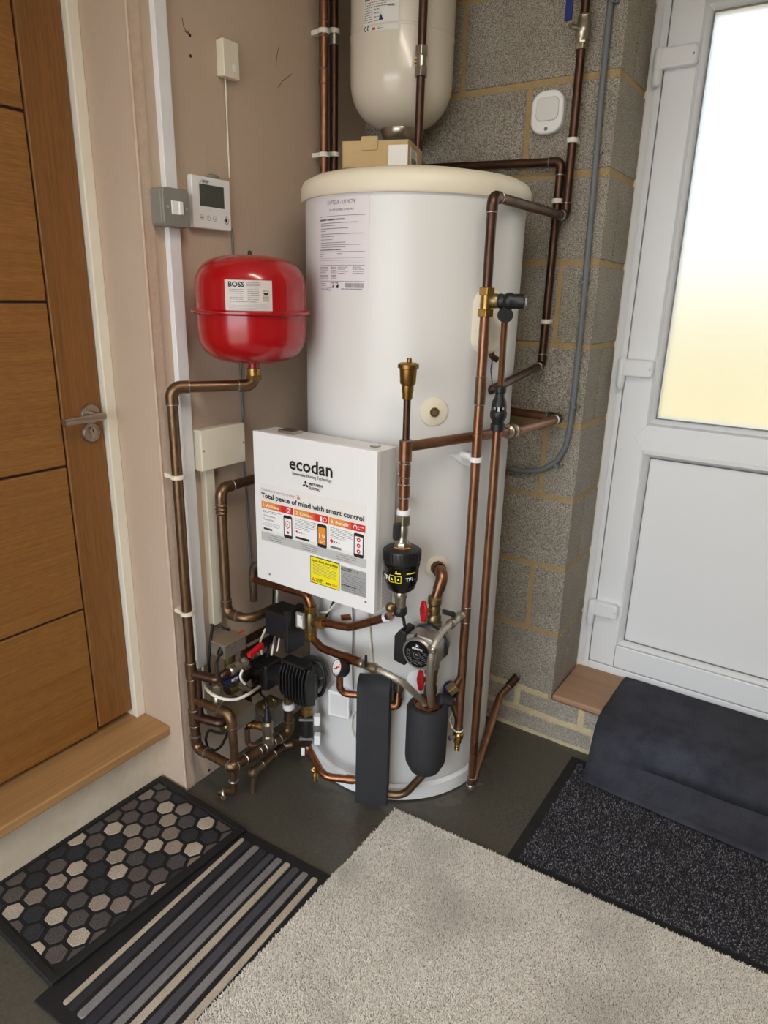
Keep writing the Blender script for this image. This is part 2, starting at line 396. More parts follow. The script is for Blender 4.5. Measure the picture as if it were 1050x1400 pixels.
# ================================================================== STRUCTURE
YC = -.868           # outer corner of the plastered pier
HC = 2.5; YB = -2.9
def st(o, label, cat): struct(o); return tag(o, label, cat)
st(BM((-.9, YB, -.12), (3.4, .30, 0)).build('floor', 'floor_paint'), 'dark grey painted concrete floor', 'floor')
st(BM((-.9, YB, HC), (3.4, .4, HC+.1)).build('ceiling', 'ceiling_paint'), 'white painted ceiling above the frame', 'ceiling')
wlm = MB(); wlm.mm((-.36, YC, 0), (0, .28, HC)); wlm.mm((-.36, -1.78, 2.26), (0, YC, HC)); wlm.mm((-.36, YB, 0), (0, -1.78, HC))
st(wlm.build('wall_left', 'plaster'), 'pinkish bare plaster wall carrying the pipes and controls', 'wall')
hb = MB()
rnd = random.Random(3)
hb.mm((0, YC, 0), (.0022, YC+.030, HC)); hb.cyl((.0008, YC-.0008, 0), (.0008, YC-.0008, HC), .0034, n=8)
cb = st(hb.build('trim_1', 'bead_plaster'), 'rough plaster corner bead along the wall edge by the oak door', 'trim')
hm = MB()
for k in range(230):
    z = .03+k*.0098
    hm.cyl((.0020, YC+.012+.012*(k % 2), z), (.0026, YC+.012+.012*(k % 2), z), .0022, n=6)
hm.build('bead_hole', M['plaster'], cb, kind='stuff')
# screw holes in the plaster
for u, v in ((259.5, 48), (260.5, 76.5)):
    p = PX(u, v, .0002); MB().cyl(p, p+V3((.0006, 0, 0)), .0035, n=10).build('screw_hole', 'gap_shade', bpy.data.objects['wall_left'])
# scratches in the plaster
wlo = bpy.data.objects['wall_left']
for pl in (((249, 24), (251, 36), (255, 43), (258, 45)), ((377, 92), (379, 74), (382, 60)), ((398, 68), (412, 71), (424, 58)), ((380, 120), (386, 111), (399, 101)), ((229, 131), (232, 130)), ((252, 42), (257, 46), (259, 40))):
    MB().tube([PX(u, v, .0003) for u, v in pl], .0007, 5).build('scratch', 'bead_plaster' if pl[0][0] > 395 else 'copper_dark', wlo, kind='stuff')
hl_ = PX(286, 1053, .0003); MB().cyl(hl_, hl_+V3((.0008, 0, 0)), .004, n=8).build('screw_hole', 'gap_shade', wlo)
# scraped ring of old sealant on the floor round the cylinder
mat('floor_scuff', (98, 93, 82), .6, var=[(30, .6, (72, 68, 60), 3)])
rr_ = random.Random(8); vv = []
for k in range(91):
    a = math.radians(205+150*k/90); w0 = .312+rr_.uniform(-.004, .004); w1 = w0+.016+.012*math.sin(k*.35)+rr_.uniform(-.003, .004)
    vv += [(TC[0]+w0*math.cos(a), TC[1]+w0*math.sin(a), .0004), (TC[0]+w1*math.cos(a), TC[1]+w1*math.sin(a), .0004)]
MB().add(vv, [(2*k, 2*k+1, 2*k+3, 2*k+2) for k in range(90)]).build('sealant_ring', 'floor_scuff', bpy.data.objects['floor'], smooth=False)
# --- step and door 1
st(BM((-.30, -1.78, .172), (-.050, YC+.001, .202)).build('trim_2', 'oak_step', bevel=.006, seg=3), 'solid oak step board below the oak door', 'step')
st(BM((-.30, -1.78, 0), (-.105, YC+.001, .174)).build('trim_3', 'riser_paint'), 'cream painted riser under the oak step', 'riser')
fj = MB(); fj.mm((-.30, YC-.030, .2), (-.161, YC+.001, 2.26)); fj.mm((-.30, -1.78, .2), (-.161, -1.75, 2.26)); fj.mm((-.30, -1.75, 2.22), (-.161, YC-.03, 2.26))
st(fj.build('trim_4', 'white_paint', bevel=.004), 'off-white painted timber frame around the oak door', 'frame')
d1 = thing('door_1', 'varnished oak door with horizontal boards and lever handle', 'door'); struct(d1)
DX = -.178; YS = -1.011
BM((DX-.04, YS+.002, .224), (DX, YC-.0325, 2.21)).build('stile', 'oak_stile', d1, bevel=.004)
BM((DX-.04, -1.745, .224), (DX, -1.637, 2.21)).build('stile', 'oak_stile', d1, bevel=.004)
BM((DX-.036, -1.70, .23), (DX-.008, YS+.01, 2.2)).build('groove_shade', 'gap_shade', d1)  # dark slab behind the boards, paints the shade in their grooves
zs = [.213, .594, .986, 1.379, 1.772, 2.21]
for a, b in zip(zs[:-1], zs[1:]):
    BM((DX-.03, -1.637+.002, a+.003), (DX-.002, YS-.002, b-.003)).build('panel', 'oak_panel', d1, bevel=.003)
BM((DX-.10, -1.75, .2), (DX-.05, YC-.03, 2.22)).build('shade_sheet', 'gap_shade', d1)  # dark sheet added behind the leaf, paints the shade in the gap below it
hp = PX(122, 566, DX)
h = MB().lathe([(.0, 0), (.026, 0), (.026, .006), (.024, .009), (0, .009)], (DX, hp.y, hp.z), (1, 0, 0), 28).build('rose', 'steel_brushed', d1)
hd = MB(); hd.cyl((DX+.005, hp.y, hp.z), (DX+.052, hp.y, hp.z), .009, n=16)
e1 = PX(143, 564, DX+.052); e0 = PX(87, 570, DX+.052)
hl = hd.cyl(V3((DX+.05, e1.y, hp.z)), V3((DX+.05, e0.y, hp.z-.003)), .0095, n=18).build('lever_handle', 'steel_brushed', d1)
ep = PX(123, 591, DX)
es = MB().lathe([(.0, 0), (.0245, 0), (.0245, .007), (.0225, .01), (.019, .010), (.019, .008), (0, .008)], (DX, ep.y, ep.z), (1, 0, 0), 28).build('escutcheon', 'steel_brushed', d1)
kc = MB(); kc.cyl((DX+.006, ep.y, ep.z+.006), (DX+.014, ep.y, ep.z+.006), .0085, n=16); kc.mm((DX+.006, ep.y-.005, ep.z-.014), (DX+.013, ep.y+.005, ep.z+.004))
kc.build('lock_cylinder', 'nickel', es); BM((DX+.0135, ep.y-.0012, ep.z+.001), (DX+.0146, ep.y+.0012, ep.z+.011)).build('keyhole', 'gap_shade', es)

# --- block wall
XP = .783
wr = MB()
wr.mm((-.2, .003, 0), (XP-.003, .262, HC)); wr.mm((XP-.01, .003, 0), (1.75, .30, .150)); wr.mm((XP-.01, .003, 2.30), (1.75, .30, HC)); wr.mm((1.735, .003, 0), (3.4, .30, HC))
wr = st(wr.build('wall_right', 'mortar'), 'grey concrete block wall with sandy mortar joints behind the cylinder', 'wall')
def jit(s=.0015): return rnd.uniform(-s, s)
Z0 = .159; CH = .225; J = .0078
def block(x0, x1, y0, y1, z0, z1, m='concrete_block', nm='block'):
    d = jit(.0012)
    o = BM((x0+jit(), y0+d, z0+jit()), (x1+(jit() if x1 < XP-.01 else 0), y1, z1+jit())).build(nm, m, wr, bevel=.003)
    return o
for k in range(10):
    z0 = Z0+CH*k+J; z1 = min(Z0+CH*(k+1)-J, HC)
    hdr = k % 2 == 1
    if hdr:
        first = XP-.10 if k != 7 else XP-.235
        block(first, XP, 0, .26, z0, z1)
        e = first-.015
    else:
        block(XP-.44, XP, 0, .10, z0, z1); block(XP-.10, XP, .113, .26, z0, z1); e = XP-.455
    while e > .02:
        s = max(e-.436, -.05); block(s, e, 0, .1, z0, z1); e = s-.014
# brick plinth
for (x0, x1) in ((.0, .215), (.225, .434), (.444, .659), (.669, .880), (.890, 1.105), (1.115, 1.33), (1.34, 1.555), (1.565, 1.74)):
    block(x0, x1, 0, .1, .085, .152, 'concrete_brick', 'brick')
for (x0, x1) in ((.02, .47), (.482, .926), (.940, 1.155), (1.165, 1.38), (1.39, 1.605)):
    block(x0, x1, 0, .1, .002, .076, 'concrete_brick', 'brick')
mp = MB()
def pt_(x0, x1, z0, z1): mp.mm((x0, -.0012+jit(.0006), z0+jit(.002)), (x1, .01, z1+jit(.002)))
x = .0
while x < 1.0:
    pt_(x, x+.04, -.001, .014); pt_(x, x+.04, .068, .091)
    if x < XP-.04: pt_(x, x+.04, .147, .168)
    x += .0385
pt_(.924, .946, 0, .085); pt_(.655, .675, .080, .152); pt_(.876, .897, .080, .152)
mp.build('pointing', 'brick_mortar', wr, bevel=.002, kind='stuff')
for k in range(11):
    z0 = Z0+CH*(k-1)+J if k else .005; z1 = min(Z0+CH*k-J, HC)
    e = 1.745+(.225 if k % 2 else 0)
    if k % 2: block(1.745, 1.96, 0, .1, z0, z1); e = 1.97
    while e < 3.3: block(e, min(e+.44, 3.39), 0, .1, z0, z1); e += .45
st(BM((XP+.002, -.006, .154), (1.733, .246, .176)).build('trim_5', 'sill_oak', bevel=.008, seg=3), 'worn oak sill board below the white door', 'sill')
# other walls of the room, out of the picture
st(BM((3.3, YB, 0), (3.4, .005, HC)).build('wall_side', 'concrete_block'), 'plain block side wall outside the picture', 'wall')
bw = MB(); bw.mm((-.36, YB-.1, 2.10), (3.4, YB, HC+.1)); bw.mm((1.75, YB-.1, 0), (3.4, YB, 2.2))
st(bw.build('wall_back', 'plaster'), 'wall around the garage opening behind the viewer', 'wall')

# --- door 2: white uPVC door with frosted pane
YF = .245
d2 = thing('door_2', 'white half-glazed plastic door with three hinges', 'door'); struct(d2)
FX0, FX1 = .771, 1.74
fr = MB(); fr.mm((FX0, YF, .172), (FX0+.050, .315, 2.32)); fr.mm((FX1-.05, YF, .172), (FX1, .315, 2.32)); fr.mm((FX0+.05, YF, 2.26), (FX1-.05, .315, 2.32)); fr.mm((FX0+.05, YF, .172), (FX1-.05, .315, .200))
dfr = fr.build('frame', 'upvc', d2, bevel=.004)
MB().mm((FX0-.002, YF-.004, .172), (FX0+.014, YF+.01, 2.32)).build('sealant_bead', 'white_paint', dfr, bevel=.003)
MB().mm((FX0+.030, YF-.003, .190), (FX0+.036, YF+.01, 2.30)).build('frame_lip', 'upvc', dfr, bevel=.002)
gkf = MB(); gkf.mm((FX0+.045, YF+.012, .196), (FX0+.056, YF+.04, 2.265)); gkf.mm((FX1-.056, YF+.012, .196), (FX1-.045, YF+.04, 2.265)); gkf.mm((FX0+.05, YF+.012, .196), (FX1-.05, YF+.04, .208)); gkf.mm((FX0+.05, YF+.012, 2.25), (FX1-.05, YF+.04, 2.265))
gkf.build('gasket', 'ink_grey', dfr)
LX0, LX1, LZ0, LZ1 = .824, 1.688, .204, 2.256; YL = YF-.004
GX0, GX1, GZ0, GZ1 = .930, 1.582, 1.068, 2.137     # visible glass
QX0, QX1, QZ0, QZ1 = .929, 1.582, .309, .945       # lower panel
BW = .022
def stile(x0, x1, z0, z1, nm='leaf_stile'): return BM((x0, YL, z0), (x1, .31, z1)).build(nm, 'upvc', d2, bevel=.004)
stile(LX0, GX0-BW, LZ0, LZ1); stile(GX1+BW, LX1, LZ0, LZ1)
stile(GX0-BW+.0005, GX1+BW-.0005, LZ0, QZ0-BW, 'bottom_rail'); stile(GX0-BW+.0005, GX1+BW-.0005, GZ1+BW, LZ1, 'top_rail')
zc = (GZ0+QZ1)/2
MB().prism([(GX0-BW-.034, zc), (GX0-BW, QZ1+BW), (GX1+BW, QZ1+BW), (GX1+BW+.034, zc), (GX1+BW, GZ0-BW), (GX0-BW, GZ0-BW)], (0, YL-.0012, 0), (1, 0, 0), (0, 0, 1), -.06).build('middle_rail', 'upvc', d2, bevel=.0015)
def beads(x0, x1, z0, z1, m='upvc'):
    yb = YL-.006; yi = YL+.016
    o = [(x0-BW, z0-BW), (x1+BW, z0-BW), (x1+BW, z1+BW), (x0-BW, z1+BW)]; i = [(x0, z0), (x1, z0), (x1, z1), (x0, z1)]
    mo = [(x0-BW*.6, z0-BW*.6), (x1+BW*.6, z0-BW*.6), (x1+BW*.6, z1+BW*.6), (x0-BW*.6, z1+BW*.6)]
    for k in range(4):
        q = (k+1) % 4
        vs = [(o[k][0], YL+.002, o[k][1]), (o[q][0], YL+.002, o[q][1]), (mo[q][0], yb, mo[q][1]), (mo[k][0], yb, mo[k][1]), (i[q][0], yi, i[q][1]), (i[k][0], yi, i[k][1]),
              (o[k][0], .30, o[k][1]), (o[q][0], .30, o[q][1]), (i[q][0], .30, i[q][1]), (i[k][0], .30, i[k][1])]
        MB().add(vs, [(0, 1, 2, 3), (3, 2, 4, 5), (0, 6, 7, 1), (5, 4, 8, 9), (6, 9, 8, 7), (0, 3, 5, 9, 6), (1, 7, 8, 4, 2)]).build('glazing_bead', m, d2, smooth=False)
beads(GX0, GX1, GZ0, GZ1); beads(QX0, QX1, QZ0, QZ1)
gk = MB()
for (x0, x1, z0, z1) in ((GX0, GX1, GZ0, GZ1), (QX0, QX1, QZ0, QZ1)):
    for a, b in (((x0, z0), (x1, z0+.0022)), ((x0, z1-.0022), (x1, z1)), ((x0, z0), (x0+.0022, z1)), ((x1-.0022, z0), (x1, z1))):
        gk.mm((a[0], YL+.011, a[1]), (b[0], YL+.02, b[1]))
gk.build('gasket', 'ink_grey', d2)
BM((GX0-.01, YL+.020, GZ0-.01), (GX1+.01, YL+.026, GZ1+.01)).build('pane', 'frosted_glass', d2, smooth=False)
BM((QX0-.01, YL+.016, QZ0-.01), (QX1+.01, YL+.04, QZ1+.01)).build('lower_panel', 'upvc', d2, smooth=False)
for (u0, v0), (u1, v1), (u2, v2) in (((897, 68), (951, 80), (898, 120)), ((847, 490), (892, 500), (850, 527)), ((806, 818), (843, 835), (808, 848))):
    a = PY(u0, v0, YF-.015); b = PY(u1, v1, YF-.015); c = PY(u2, v2, YF-.015)
    zt = a.z; zm = (b.z); hh = .052
    ztop = (a.z if True else 0)
    z1 = ztop; z0 = ztop-hh
    wh = b.x-a.x+.004
    hg = MB().prism([(p[0]+(a.x+b.x)/2+.004, p[1]+(z0+z1)/2) for p in rrect(wh, hh, .012)], (0, YL-.026, 0), (1, 0, 0), (0, 0, 1), -.030).build('hinge', 'upvc', d2, bevel=.007, seg=4)
    kb = MB(); kb.lathe([(.0, -.040), (.008, -.038), (.0125, -.028), (.0135, -.004), (.0120, 0), (.0135, .004), (.0135, hh-.004), (.010, hh+.002), (0, hh+.003)], (a.x+.012, YL-.016, z0), (0, 0, 1), 18)
    kb.build('hinge_knuckle', 'upvc', hg)
    BM((b.x-.004, YL-.0268, (z0+z1)/2-.003), (b.x-.001, YL-.0255, (z0+z1)/2+.003)).build('screw', 'ink_grey', hg)
# --- outdoors beyond the door
mat('patio', (244, 226, 188), .9, var=[(3, .4, (230, 212, 168), 3)])
st(BM((-6, .32, .02), (9, 14, .10)).build('floor_outside', 'patio'), 'pale sandy paving outside the white door', 'ground')
mat('rendered_wall', (244, 230, 194), .9, var=[(2, .4, (230, 216, 174), 3)])
st(BM((-6, 5.0, .1), (9, 5.2, 1.7)).build('wall_garden', 'rendered_wall'), 'low pale garden wall beyond the white door', 'wall')
st(BM((-9, -16, -.12), (12, YB-.001, -.01)).build('floor_driveway', 'concrete_brick'), 'driveway outside the garage opening', 'ground')

# ================================================================== CYLINDER
tk = thing('hot_water_cylinder', 'tall white hot water cylinder with cream lid in the corner', 'water cylinder')
c3 = V3((TC[0], TC[1], 0))
MB().lathe([(.262, 0), (TR-.004, 0), (TR+.004, .006), (TR+.004, .046), (TR-.006, .052), (TR-.012, .056), (.2, .056)], c3, (0, 0, 1), 96).build('base_tray', 'white_plastic', tk)
MB().lathe([(TR-.006, .055), (TR-.001, .062), (TR, .07), (TR, 1.640), (TR-.004, 1.645)], c3, (0, 0, 1), 128).build('casing', 'tank_white', tk)
MB().lathe([(TR-.03, 1.634), (TR+.008, 1.632), (TR+.011, 1.636), (TR+.010, 1.664), (TR+.004, 1.676), (TR-.015, 1.686), (.18, 1.703), (.09, 1.709), (0, 1.711)], c3, (0, 0, 1), 128).build('lid', 'tank_cream', tk, ang=50)
def radial(p): d = V3((p[0]-TC[0], p[1]-TC[1], 0)); return d.normalized()
# rosette with brass thermostat boss
p = PK(593, 563); n = radial(p)
ro = MB().lathe([(0, -.01), (.0345, -.01), (.0345, .003), (.032, .0045), (0, .005)], p, n, 36).build('rosette', 'tank_cream', tk)
bm = MB(); bm.cyl(p, p+n*.010, .0115, n=20); bm.build('brass_boss', 'brass', ro); MB().cyl(p+n*.009, p+n*.0112, .007, n=6).build('boss_plug', 'nickel', ro)
p = PK(597, 775); n = radial(p)
MB().lathe([(0, -.01), (.031, -.01), (.031, .003), (.029, .0045), (0, .005)], p, n, 36).build('rosette', 'tank_cream', tk)
p = PK(571, 928); n = radial(p)
MB().lathe([(0, -.01), (.030, -.01), (.030, .002), (.028, .0035), (0, .004)], p, n, 36).build('rosette', 'white_plastic', tk)
# immersion heater cover
p = PK(664, 440); n = radial(p); t = V3((-n.y, n.x, 0))
MB().prism(rrect(.085, .150, .036, 7), p-n*.012, t, (0, 0, 1), .034).build('immersion_cover', 'tank_cream', tk, bevel=.012, seg=4)
# sensor pocket flap near the clip
p = PK(632, 625); n = radial(p); t = V3((-n.y, n.x, 0))
MB().prism([(-.042, .012), (.03, .014), (.03, -.03), (.0, -.02)], p-n*.004, t, (0, 0, 1), .010).build('cable_cover', 'white_plastic', tk, bevel=.003)
# data label bent round the casing
a0 = math.atan2(-.564-TC[1], .266-TC[0]); a1 = math.atan2(-.582-TC[1], .430-TC[0])
LW = (a1-a0)*TR; LH = .216
s = Sheet(cyl_fn(TC, TR, a0, 1.419), tk); s.sheet(0, 0, LW, LH, 'paper_lilac', nu=14)
def hl(v, th=.0006, u0=.012, u1=LW-.010): s.rect(u0, v-th/2, u1, v+th/2, 'ink_grey', nu=12)
s.text('EHPT25X - UKHCW', LW/2+.004, .192, .0125, 'ink_grey', align='CENTER', width=.088)
s.text('250L PRE PLUMBED STANDARD', LW/2+.004, .178, .0062, 'ink_grey', align='CENTER', width=.078)
hl(.167, .001); s.text('Important - Installation and service', .012, .158, .0066, 'ink', bold=.02, width=.088)
for i, (v, w) in enumerate(((.152, .128), (.147, .082), (.140, .140), (.135, .024), (.128, .142), (.123, .054), (.116, .052), (.109, .128), (.104, .134), (.099, .092))):
    s.lines(.016, .012+w, v, v, 1, .0016, 'ink_grey', 10+i)
s.lines(.012, .09, .093, .093, 1, .0018, 'ink', 22)
hl(.0885, .001); s.lines(.012, .026, .084, .079, 2, .0014, 'ink_grey', 3); s.lines(.078, .094, .084, .084, 1, .0014, 'ink_grey', 5)
for v in (.074, .069, .064): hl(v, .0005)
hl(.0585, .001)
s.lines(.012, .045, .054, .028, 8, .0015, 'ink_grey', 6); s.lines(.056, .076, .054, .028, 8, .0015, 'ink_grey', 7); s.lines(.080, .112, .054, .040, 4, .0015, 'ink_grey', 8); s.lines(.125, LW-.012, .054, .040, 4, .0015, 'ink_grey', 9)
hl(.0225, .001)
s.lines(.014, .046, .017, .004, 4, .0014, 'ink_grey', 12); s.rect(.054, .001, .0546, .020, 'ink_grey')
s.rect(.058, .0175, .068, .0190, 'ink'); s.rect(.071, .0175, .081, .0190, 'ink')
s.poly([(.058, .007), (.067, .007), (.067, .016), (.064, .016)], 'ink_grey'); s.poly([(.072, .007), (.082, .007), (.082, .016), (.079, .016)], 'ink')
s.ring(.046, .004, .004, .0009, 'ink_grey', a0=60, a1=300); s.ring(.052, .004, .004, .0009, 'ink_grey', a0=60, a1=300)
u = .104
rb = random.Random(5)
while u < LW-.012:
    w = rb.choice((.0006, .001, .0014)); s.rect(u, .008, u+w, .0185, 'ink_grey'); u += w+.0008
s.lines(.09, LW-.016, .005, .005, 1, .0016, 'ink_grey', 15)
s.done()

# ================================================================== WHITE VESSEL + BRACKET
VC = (.229, -.155); VR = .140; vb = 1.845
wv = thing('expansion_vessel', 'large white pressure vessel hanging above the cylinder', 'pressure vessel')
prof = [(0, vb)]
for k in range(1, 13):
    a = math.pi/2*k/12; prof.append((VR*math.sin(a)**.86, vb+.125*(1-math.cos(a)**.9)))
prof += [(VR, 2.062), (VR+.0012, 2.0635), (VR+.0012, 2.067), (VR, 2.0685), (VR, 2.42), (VR*.8, 2.465), (0, 2.48)]
MB().lathe(prof, (VC[0], VC[1], 0), (0, 0, 1), 72).build('shell', 'vessel_white', wv, ang=30)
MB().lathe([(.046, vb-.018), (.05, vb-.012), (.055, vb+.004), (.05, vb+.02)], (VC[0], VC[1], 0), (0, 0, 1), 32).build('base_flange', 'nickel', wv)
BM((VC[0]-.008, VC[1], 2.15), (VC[0]+.008, .002, 2.18)).build('wall_bracket', 'grey_metal_clad', wv)
pl = PK(498, 20, 0, np.array(VC), VR); pr_ = PK(545, 20, 0, np.array(VC), VR)
a0 = math.atan2(pl.y-VC[1], pl.x-VC[0]); a1 = math.atan2(pr_.y-VC[1], pr_.x-VC[0]); lw = (a1-a0)*VR
zl = PK(522, 41, 0, np.array(VC), VR).z
s = Sheet(cyl_fn(VC, VR, a0, zl), wv); s.sheet(0, 0, lw, .105, 'paper', nu=8)
s.text('A', .003, .068, .017, 'ink', bold=.03, width=.010); s.disc(.017, .073, .0055, 'red_ink'); s.text('UASYSTEM', .0235, .068, .0135, 'ink_blue', bold=.02, width=.047)
s.lines(.003, lw-.004, .063, .053, 3, .0016, 'ink_grey', 2); s.lines(.003, .028, .047, .022, 6, .0018, 'ink_grey', 4); s.lines(.034, .052, .047, .022, 4, .0018, 'ink_grey', 5)
s.poly([(.047, .022), (.060, .022), (.0535, .036)], 'blue_plastic'); s.text('1045/1', .070, .050, .007, 'ink', bold=.02)
for k in range(9): s.rect(.076+k*.002, .083, .0772+k*.002, .093, 'ink_grey')
s.ring(.008, .008, .006, .0022, 'ink', a0=80, a1=280); s.ring(.018, .008, .006, .0022, 'ink', a0=80, a1=280); s.rect(.013, .007, .018, .009, 'ink'); s.rect(.028, .003, .038, .008, 'red_ink'); s.rect(.028, .008, .038, .012, 'paper', h=.0013)
s.lines(.045, .06, .009, .005, 2, .0018, 'ink_grey', 9)
s.done()
# pipe in front of the vessel with isolating valve
q = PK(577, 60, .018, np.array(VC), VR); q2 = PK(573, 170, .018, np.array(VC), VR); fx = XY((q+q2)/2, 0)
vp = pipe('vessel_feed_pipe', 'brown copper pipe with nickel isolating valve in front of the white vessel', [XY(fx, 2.5), XY(fx, 1.738), V3((fx.x-.06, -.06, 1.738))], .011, 'copper_dark')
zt, zb = VZ(fx, 577, 63), VZ(fx, 574, 105)
MB().cyl(XY(fx, zb), XY(fx, zt), .0125, n=16).build('valve_body', 'nickel', vp)
for z in (zt-.022, zb): hexnut(MB(), XY(fx, z), XY(fx, z+.022), .0175).build('compression_nut', 'nickel', vp, bevel=.0015)
dv = (V3(CAM)-XY(fx, zt)); dv.z = 0; dv.normalize(); sv = (dv*.4+V3((-1, 0, 0))*.9).normalized()
MB().cyl(XY(fx, (zt+zb)/2), XY(fx, (zt+zb)/2)+sv*.017, .006, n=12).build('slot_screw', 'brass', vp)
# two pipes on the left wall
for (u, col, lab) in ((442.5, 'copper', 'solder-marked copper riser clipped to plaster beside the white vessel'), (456.5, 'copper_dark', 'darker copper riser clipped to the plaster nearer the block wall')):
    P = PX(u, 100, .036)
    t = pipe('wall_riser_pipe', lab, [V3((.036, P.y, 2.5)), V3((.036, P.y, 1.50))], .0125, col)
    for v in (42, 211):
        z = PX(u-6, v, .03).z
        clip(t, (.036, P.y, z), (0, 0, 1), .0125, (-1, 0, 0), reach=.024)
    if u < 450:
        for v in (40, 105): collar(t, V3((.036, P.y, PX(u, v-10, .036).z)), V3((.036, P.y, PX(u, v+10, .036).z)), .0138, 'copper')
    else: collar(t, V3((.036, P.y, PX(u, 40, .036).z)), V3((.036, P.y, PX(u, 62, .036).z)), .0142, 'solder')
# cardboard box on the lid
cb0 = thing('cardboard_box', 'open brown cardboard box lying on top of the cylinder lid', 'box')
a = PZ(467.5, 231, 1.708); b = PZ(558, 229, 1.708); c = PZ(577, 226, 1.708)
ux = (b-a); ux.z = 0; W_ = ux.length; ux.normalize(); uy = V3((-ux.y, ux.x, 0)); D_ = .149; Hh = PK(552, 190, -.285+.002, np.array([b.x, b.y]), .285).z-1.708
Hh = VZ(b, 559, 192)-1.706
org = V3((a.x, a.y, 1.7085))
def pbox(nm, u0, u1, v0, v1, z0, z1):
    cc = org+ux*((u0+u1)/2)+uy*((v0+v1)/2)+V3((0, 0, (z0+z1)/2)); return B(cc, (u1-u0, v1-v0, z1-z0), (ux, uy, V3((0, 0, 1)))).build(nm, 'cardboard', cb0)
pbox('front_side', 0, W_, 0, .003, 0, Hh); pbox('back_side', 0, W_, D_-.003, D_, 0, Hh*.95); pbox('end_side', 0, .003, 0, D_, 0, Hh); pbox('end_side', W_-.003, W_, 0, D_, 0, Hh); pbox('bottom', 0, W_, 0, D_, 0, .003)
pbox('top_flap', 0.004, W_*.40, .003, D_, Hh-.012, Hh-.009); pbox('top_flap', W_*.55, W_-.004, .003, D_, Hh-.006, Hh-.003)
MB().prism(rrect(W_*.25, .03, .004), org+ux*(W_*.42)+V3((0, 0, Hh-.006))-uy*.0012, ux, (0, 0, 1), .0025).build('tuck_flap', 'cardboard', cb0)
s = Sheet(plane_fn(org+ux*(W_-.050), ux, (0, 0, 1)), cb0); s.sheet(0, .002, .048, Hh*.82, 'paper'); s.done()
s = Sheet(plane_fn(org+ux*W_+uy*.02, uy, (0, 0, 1)), cb0); s.sheet(0, .008, .07, Hh*.8, 'paper'); s.lines(.006, .064, .052, .03, 5, .0025, 'ink_grey', 3); s.rect(.006, .012, .062, .026, 'ink_grey'); s.done()

# ================================================================== LEFT WALL ITEMS
# white trunking
tr = thing('cable_trunking', 'long white plastic trunking running down the plaster beside the corner bead', 'trunking')
ta = PX(209, 0, .0); tb = PX(238, 420, .0); tcn = PX(276, 880, 0)
y_t = -.792
BM((.0003, y_t-.0165, .385), (.014, y_t+.0165, HC)).build('trunking_base', 'trunking_white', tr, bevel=.001)
BM((.012, y_t-.0172, .385), (.0175, y_t+.0172, HC)).build('trunking_lid', 'trunking_white', tr, bevel=.002)
# fused spur
fs_ = thing('fused_spur', 'grey metal clad fused spur switch over the white trunking', 'switch')
a = PX(214, 262, .02); b = PX(262, 306, .045)
yc_ = (a.y+b.y)/2; yw = .076; zc_ = PX(238, 284, .045).z; zh = .082
yc_ = PX(242, 284, .048).y
MB().prism(rrect(yw, zh, .010), (.003, yc_, zc_), (0, 1, 0), (0, 0, 1), .036).build('back_box', 'grey_metal_clad', fs_, bevel=.003)
MB().prism(rrect(yw+.001, zh+.001, .012), (.039, yc_, zc_), (0, 1, 0), (0, 0, 1), .009).build('front_plate', 'grey_metal_clad', fs_, bevel=.003)
ins = BM((.047, yc_-.016, zc_-.0145), (.0505, yc_+.017, zc_+.0145)).build('switch_insert', 'white_plastic', fs_, bevel=.001)
BM((.050, yc_+.003, zc_-.013), (.054, yc_+.0145, zc_+.013)).build('rocker', 'white_plastic', ins, bevel=.0015)
BM((.0498, yc_-.0145, zc_-.006), (.0515, yc_-.0035, zc_+.006)).build('fuse_carrier', 'white_plastic', ins, bevel=.001)
for sgn in (-1, 1): MB().cyl((.0475, yc_+sgn*.027, zc_), (.0492, yc_+sgn*.027, zc_), .004, n=12).build('screw', 'nickel', fs_)
# heating controller
th = thing('heating_controller', 'white wall controller with dark display beside the grey spur', 'controller')
a = PX(264, 240, .024); b = PX(316, 314, .024); HY0 = PX(263, 270, .024).y; HY1 = PX(315, 270, .024).y
z0_ = PX(290, 313.5, .024).z; z1_ = PX(290, 243, .024).z
BM((.0005, HY0+.004, z0_+.004), (.012, HY1-.004, z1_-.004)).build('back_plate', 'cream_plastic', th, bevel=.002)
BM((.008, HY0, z0_), (.024, HY1, z1_)).build('case', 'white_plastic', th, bevel=.003)
w_ = HY1-HY0; h_ = z1_-z0_
s = Sheet(plane_fn((.024, HY0, z0_), (0, 1, 0), (0, 0, 1)), th, 'face')
s.sheet(w_*.10, h_*.05, w_*.96, h_*.95, 'white_plastic', h=.0003)
s.rect(w_*.18, h_*.43, w_*.82, h_*.85, 'lcd', h=.0008)
s.diamonds(w_*.21, h_*.895, .0035, 'ink'); s.text('MITSUBISHI', w_*.26, h_*.905, .0042, 'ink', bold=.02); s.text('ELECTRIC', w_*.26, h_*.875, .0042, 'ink', bold=.02)
s.rect(w_*.20, h_*.36, w_*.83, h_*.395, 'paper')
for k, uu in enumerate((.21, .38, .54)): s.ring(w_*uu, h_*.21, .006, .0008, 'ink_grey')
s.rect(w_*.18, h_*.195, w_*.24, h_*.225, 'ink_grey'); s.rect(w_*.375, h_*.21, w_*.385, h_*.245, 'ink_grey'); s.ring(w_*.54, h_*.21, .003, .0008, 'ink_grey', a0=180, a1=400)
s.ring(w_*.86, h_*.20, .008, .0012, 'ink_grey'); s.disc(w_*.855, h_*.205, .004, 'ink'); s.disc(w_*.86, h_*.29, .0012, 'ink')
s.done()
MB().ball((.012, (HY0+HY1)/2+.018, z1_+.004), .02, (.4, 1, .35)).build('rear_boss', 'grey_metal_clad', th)
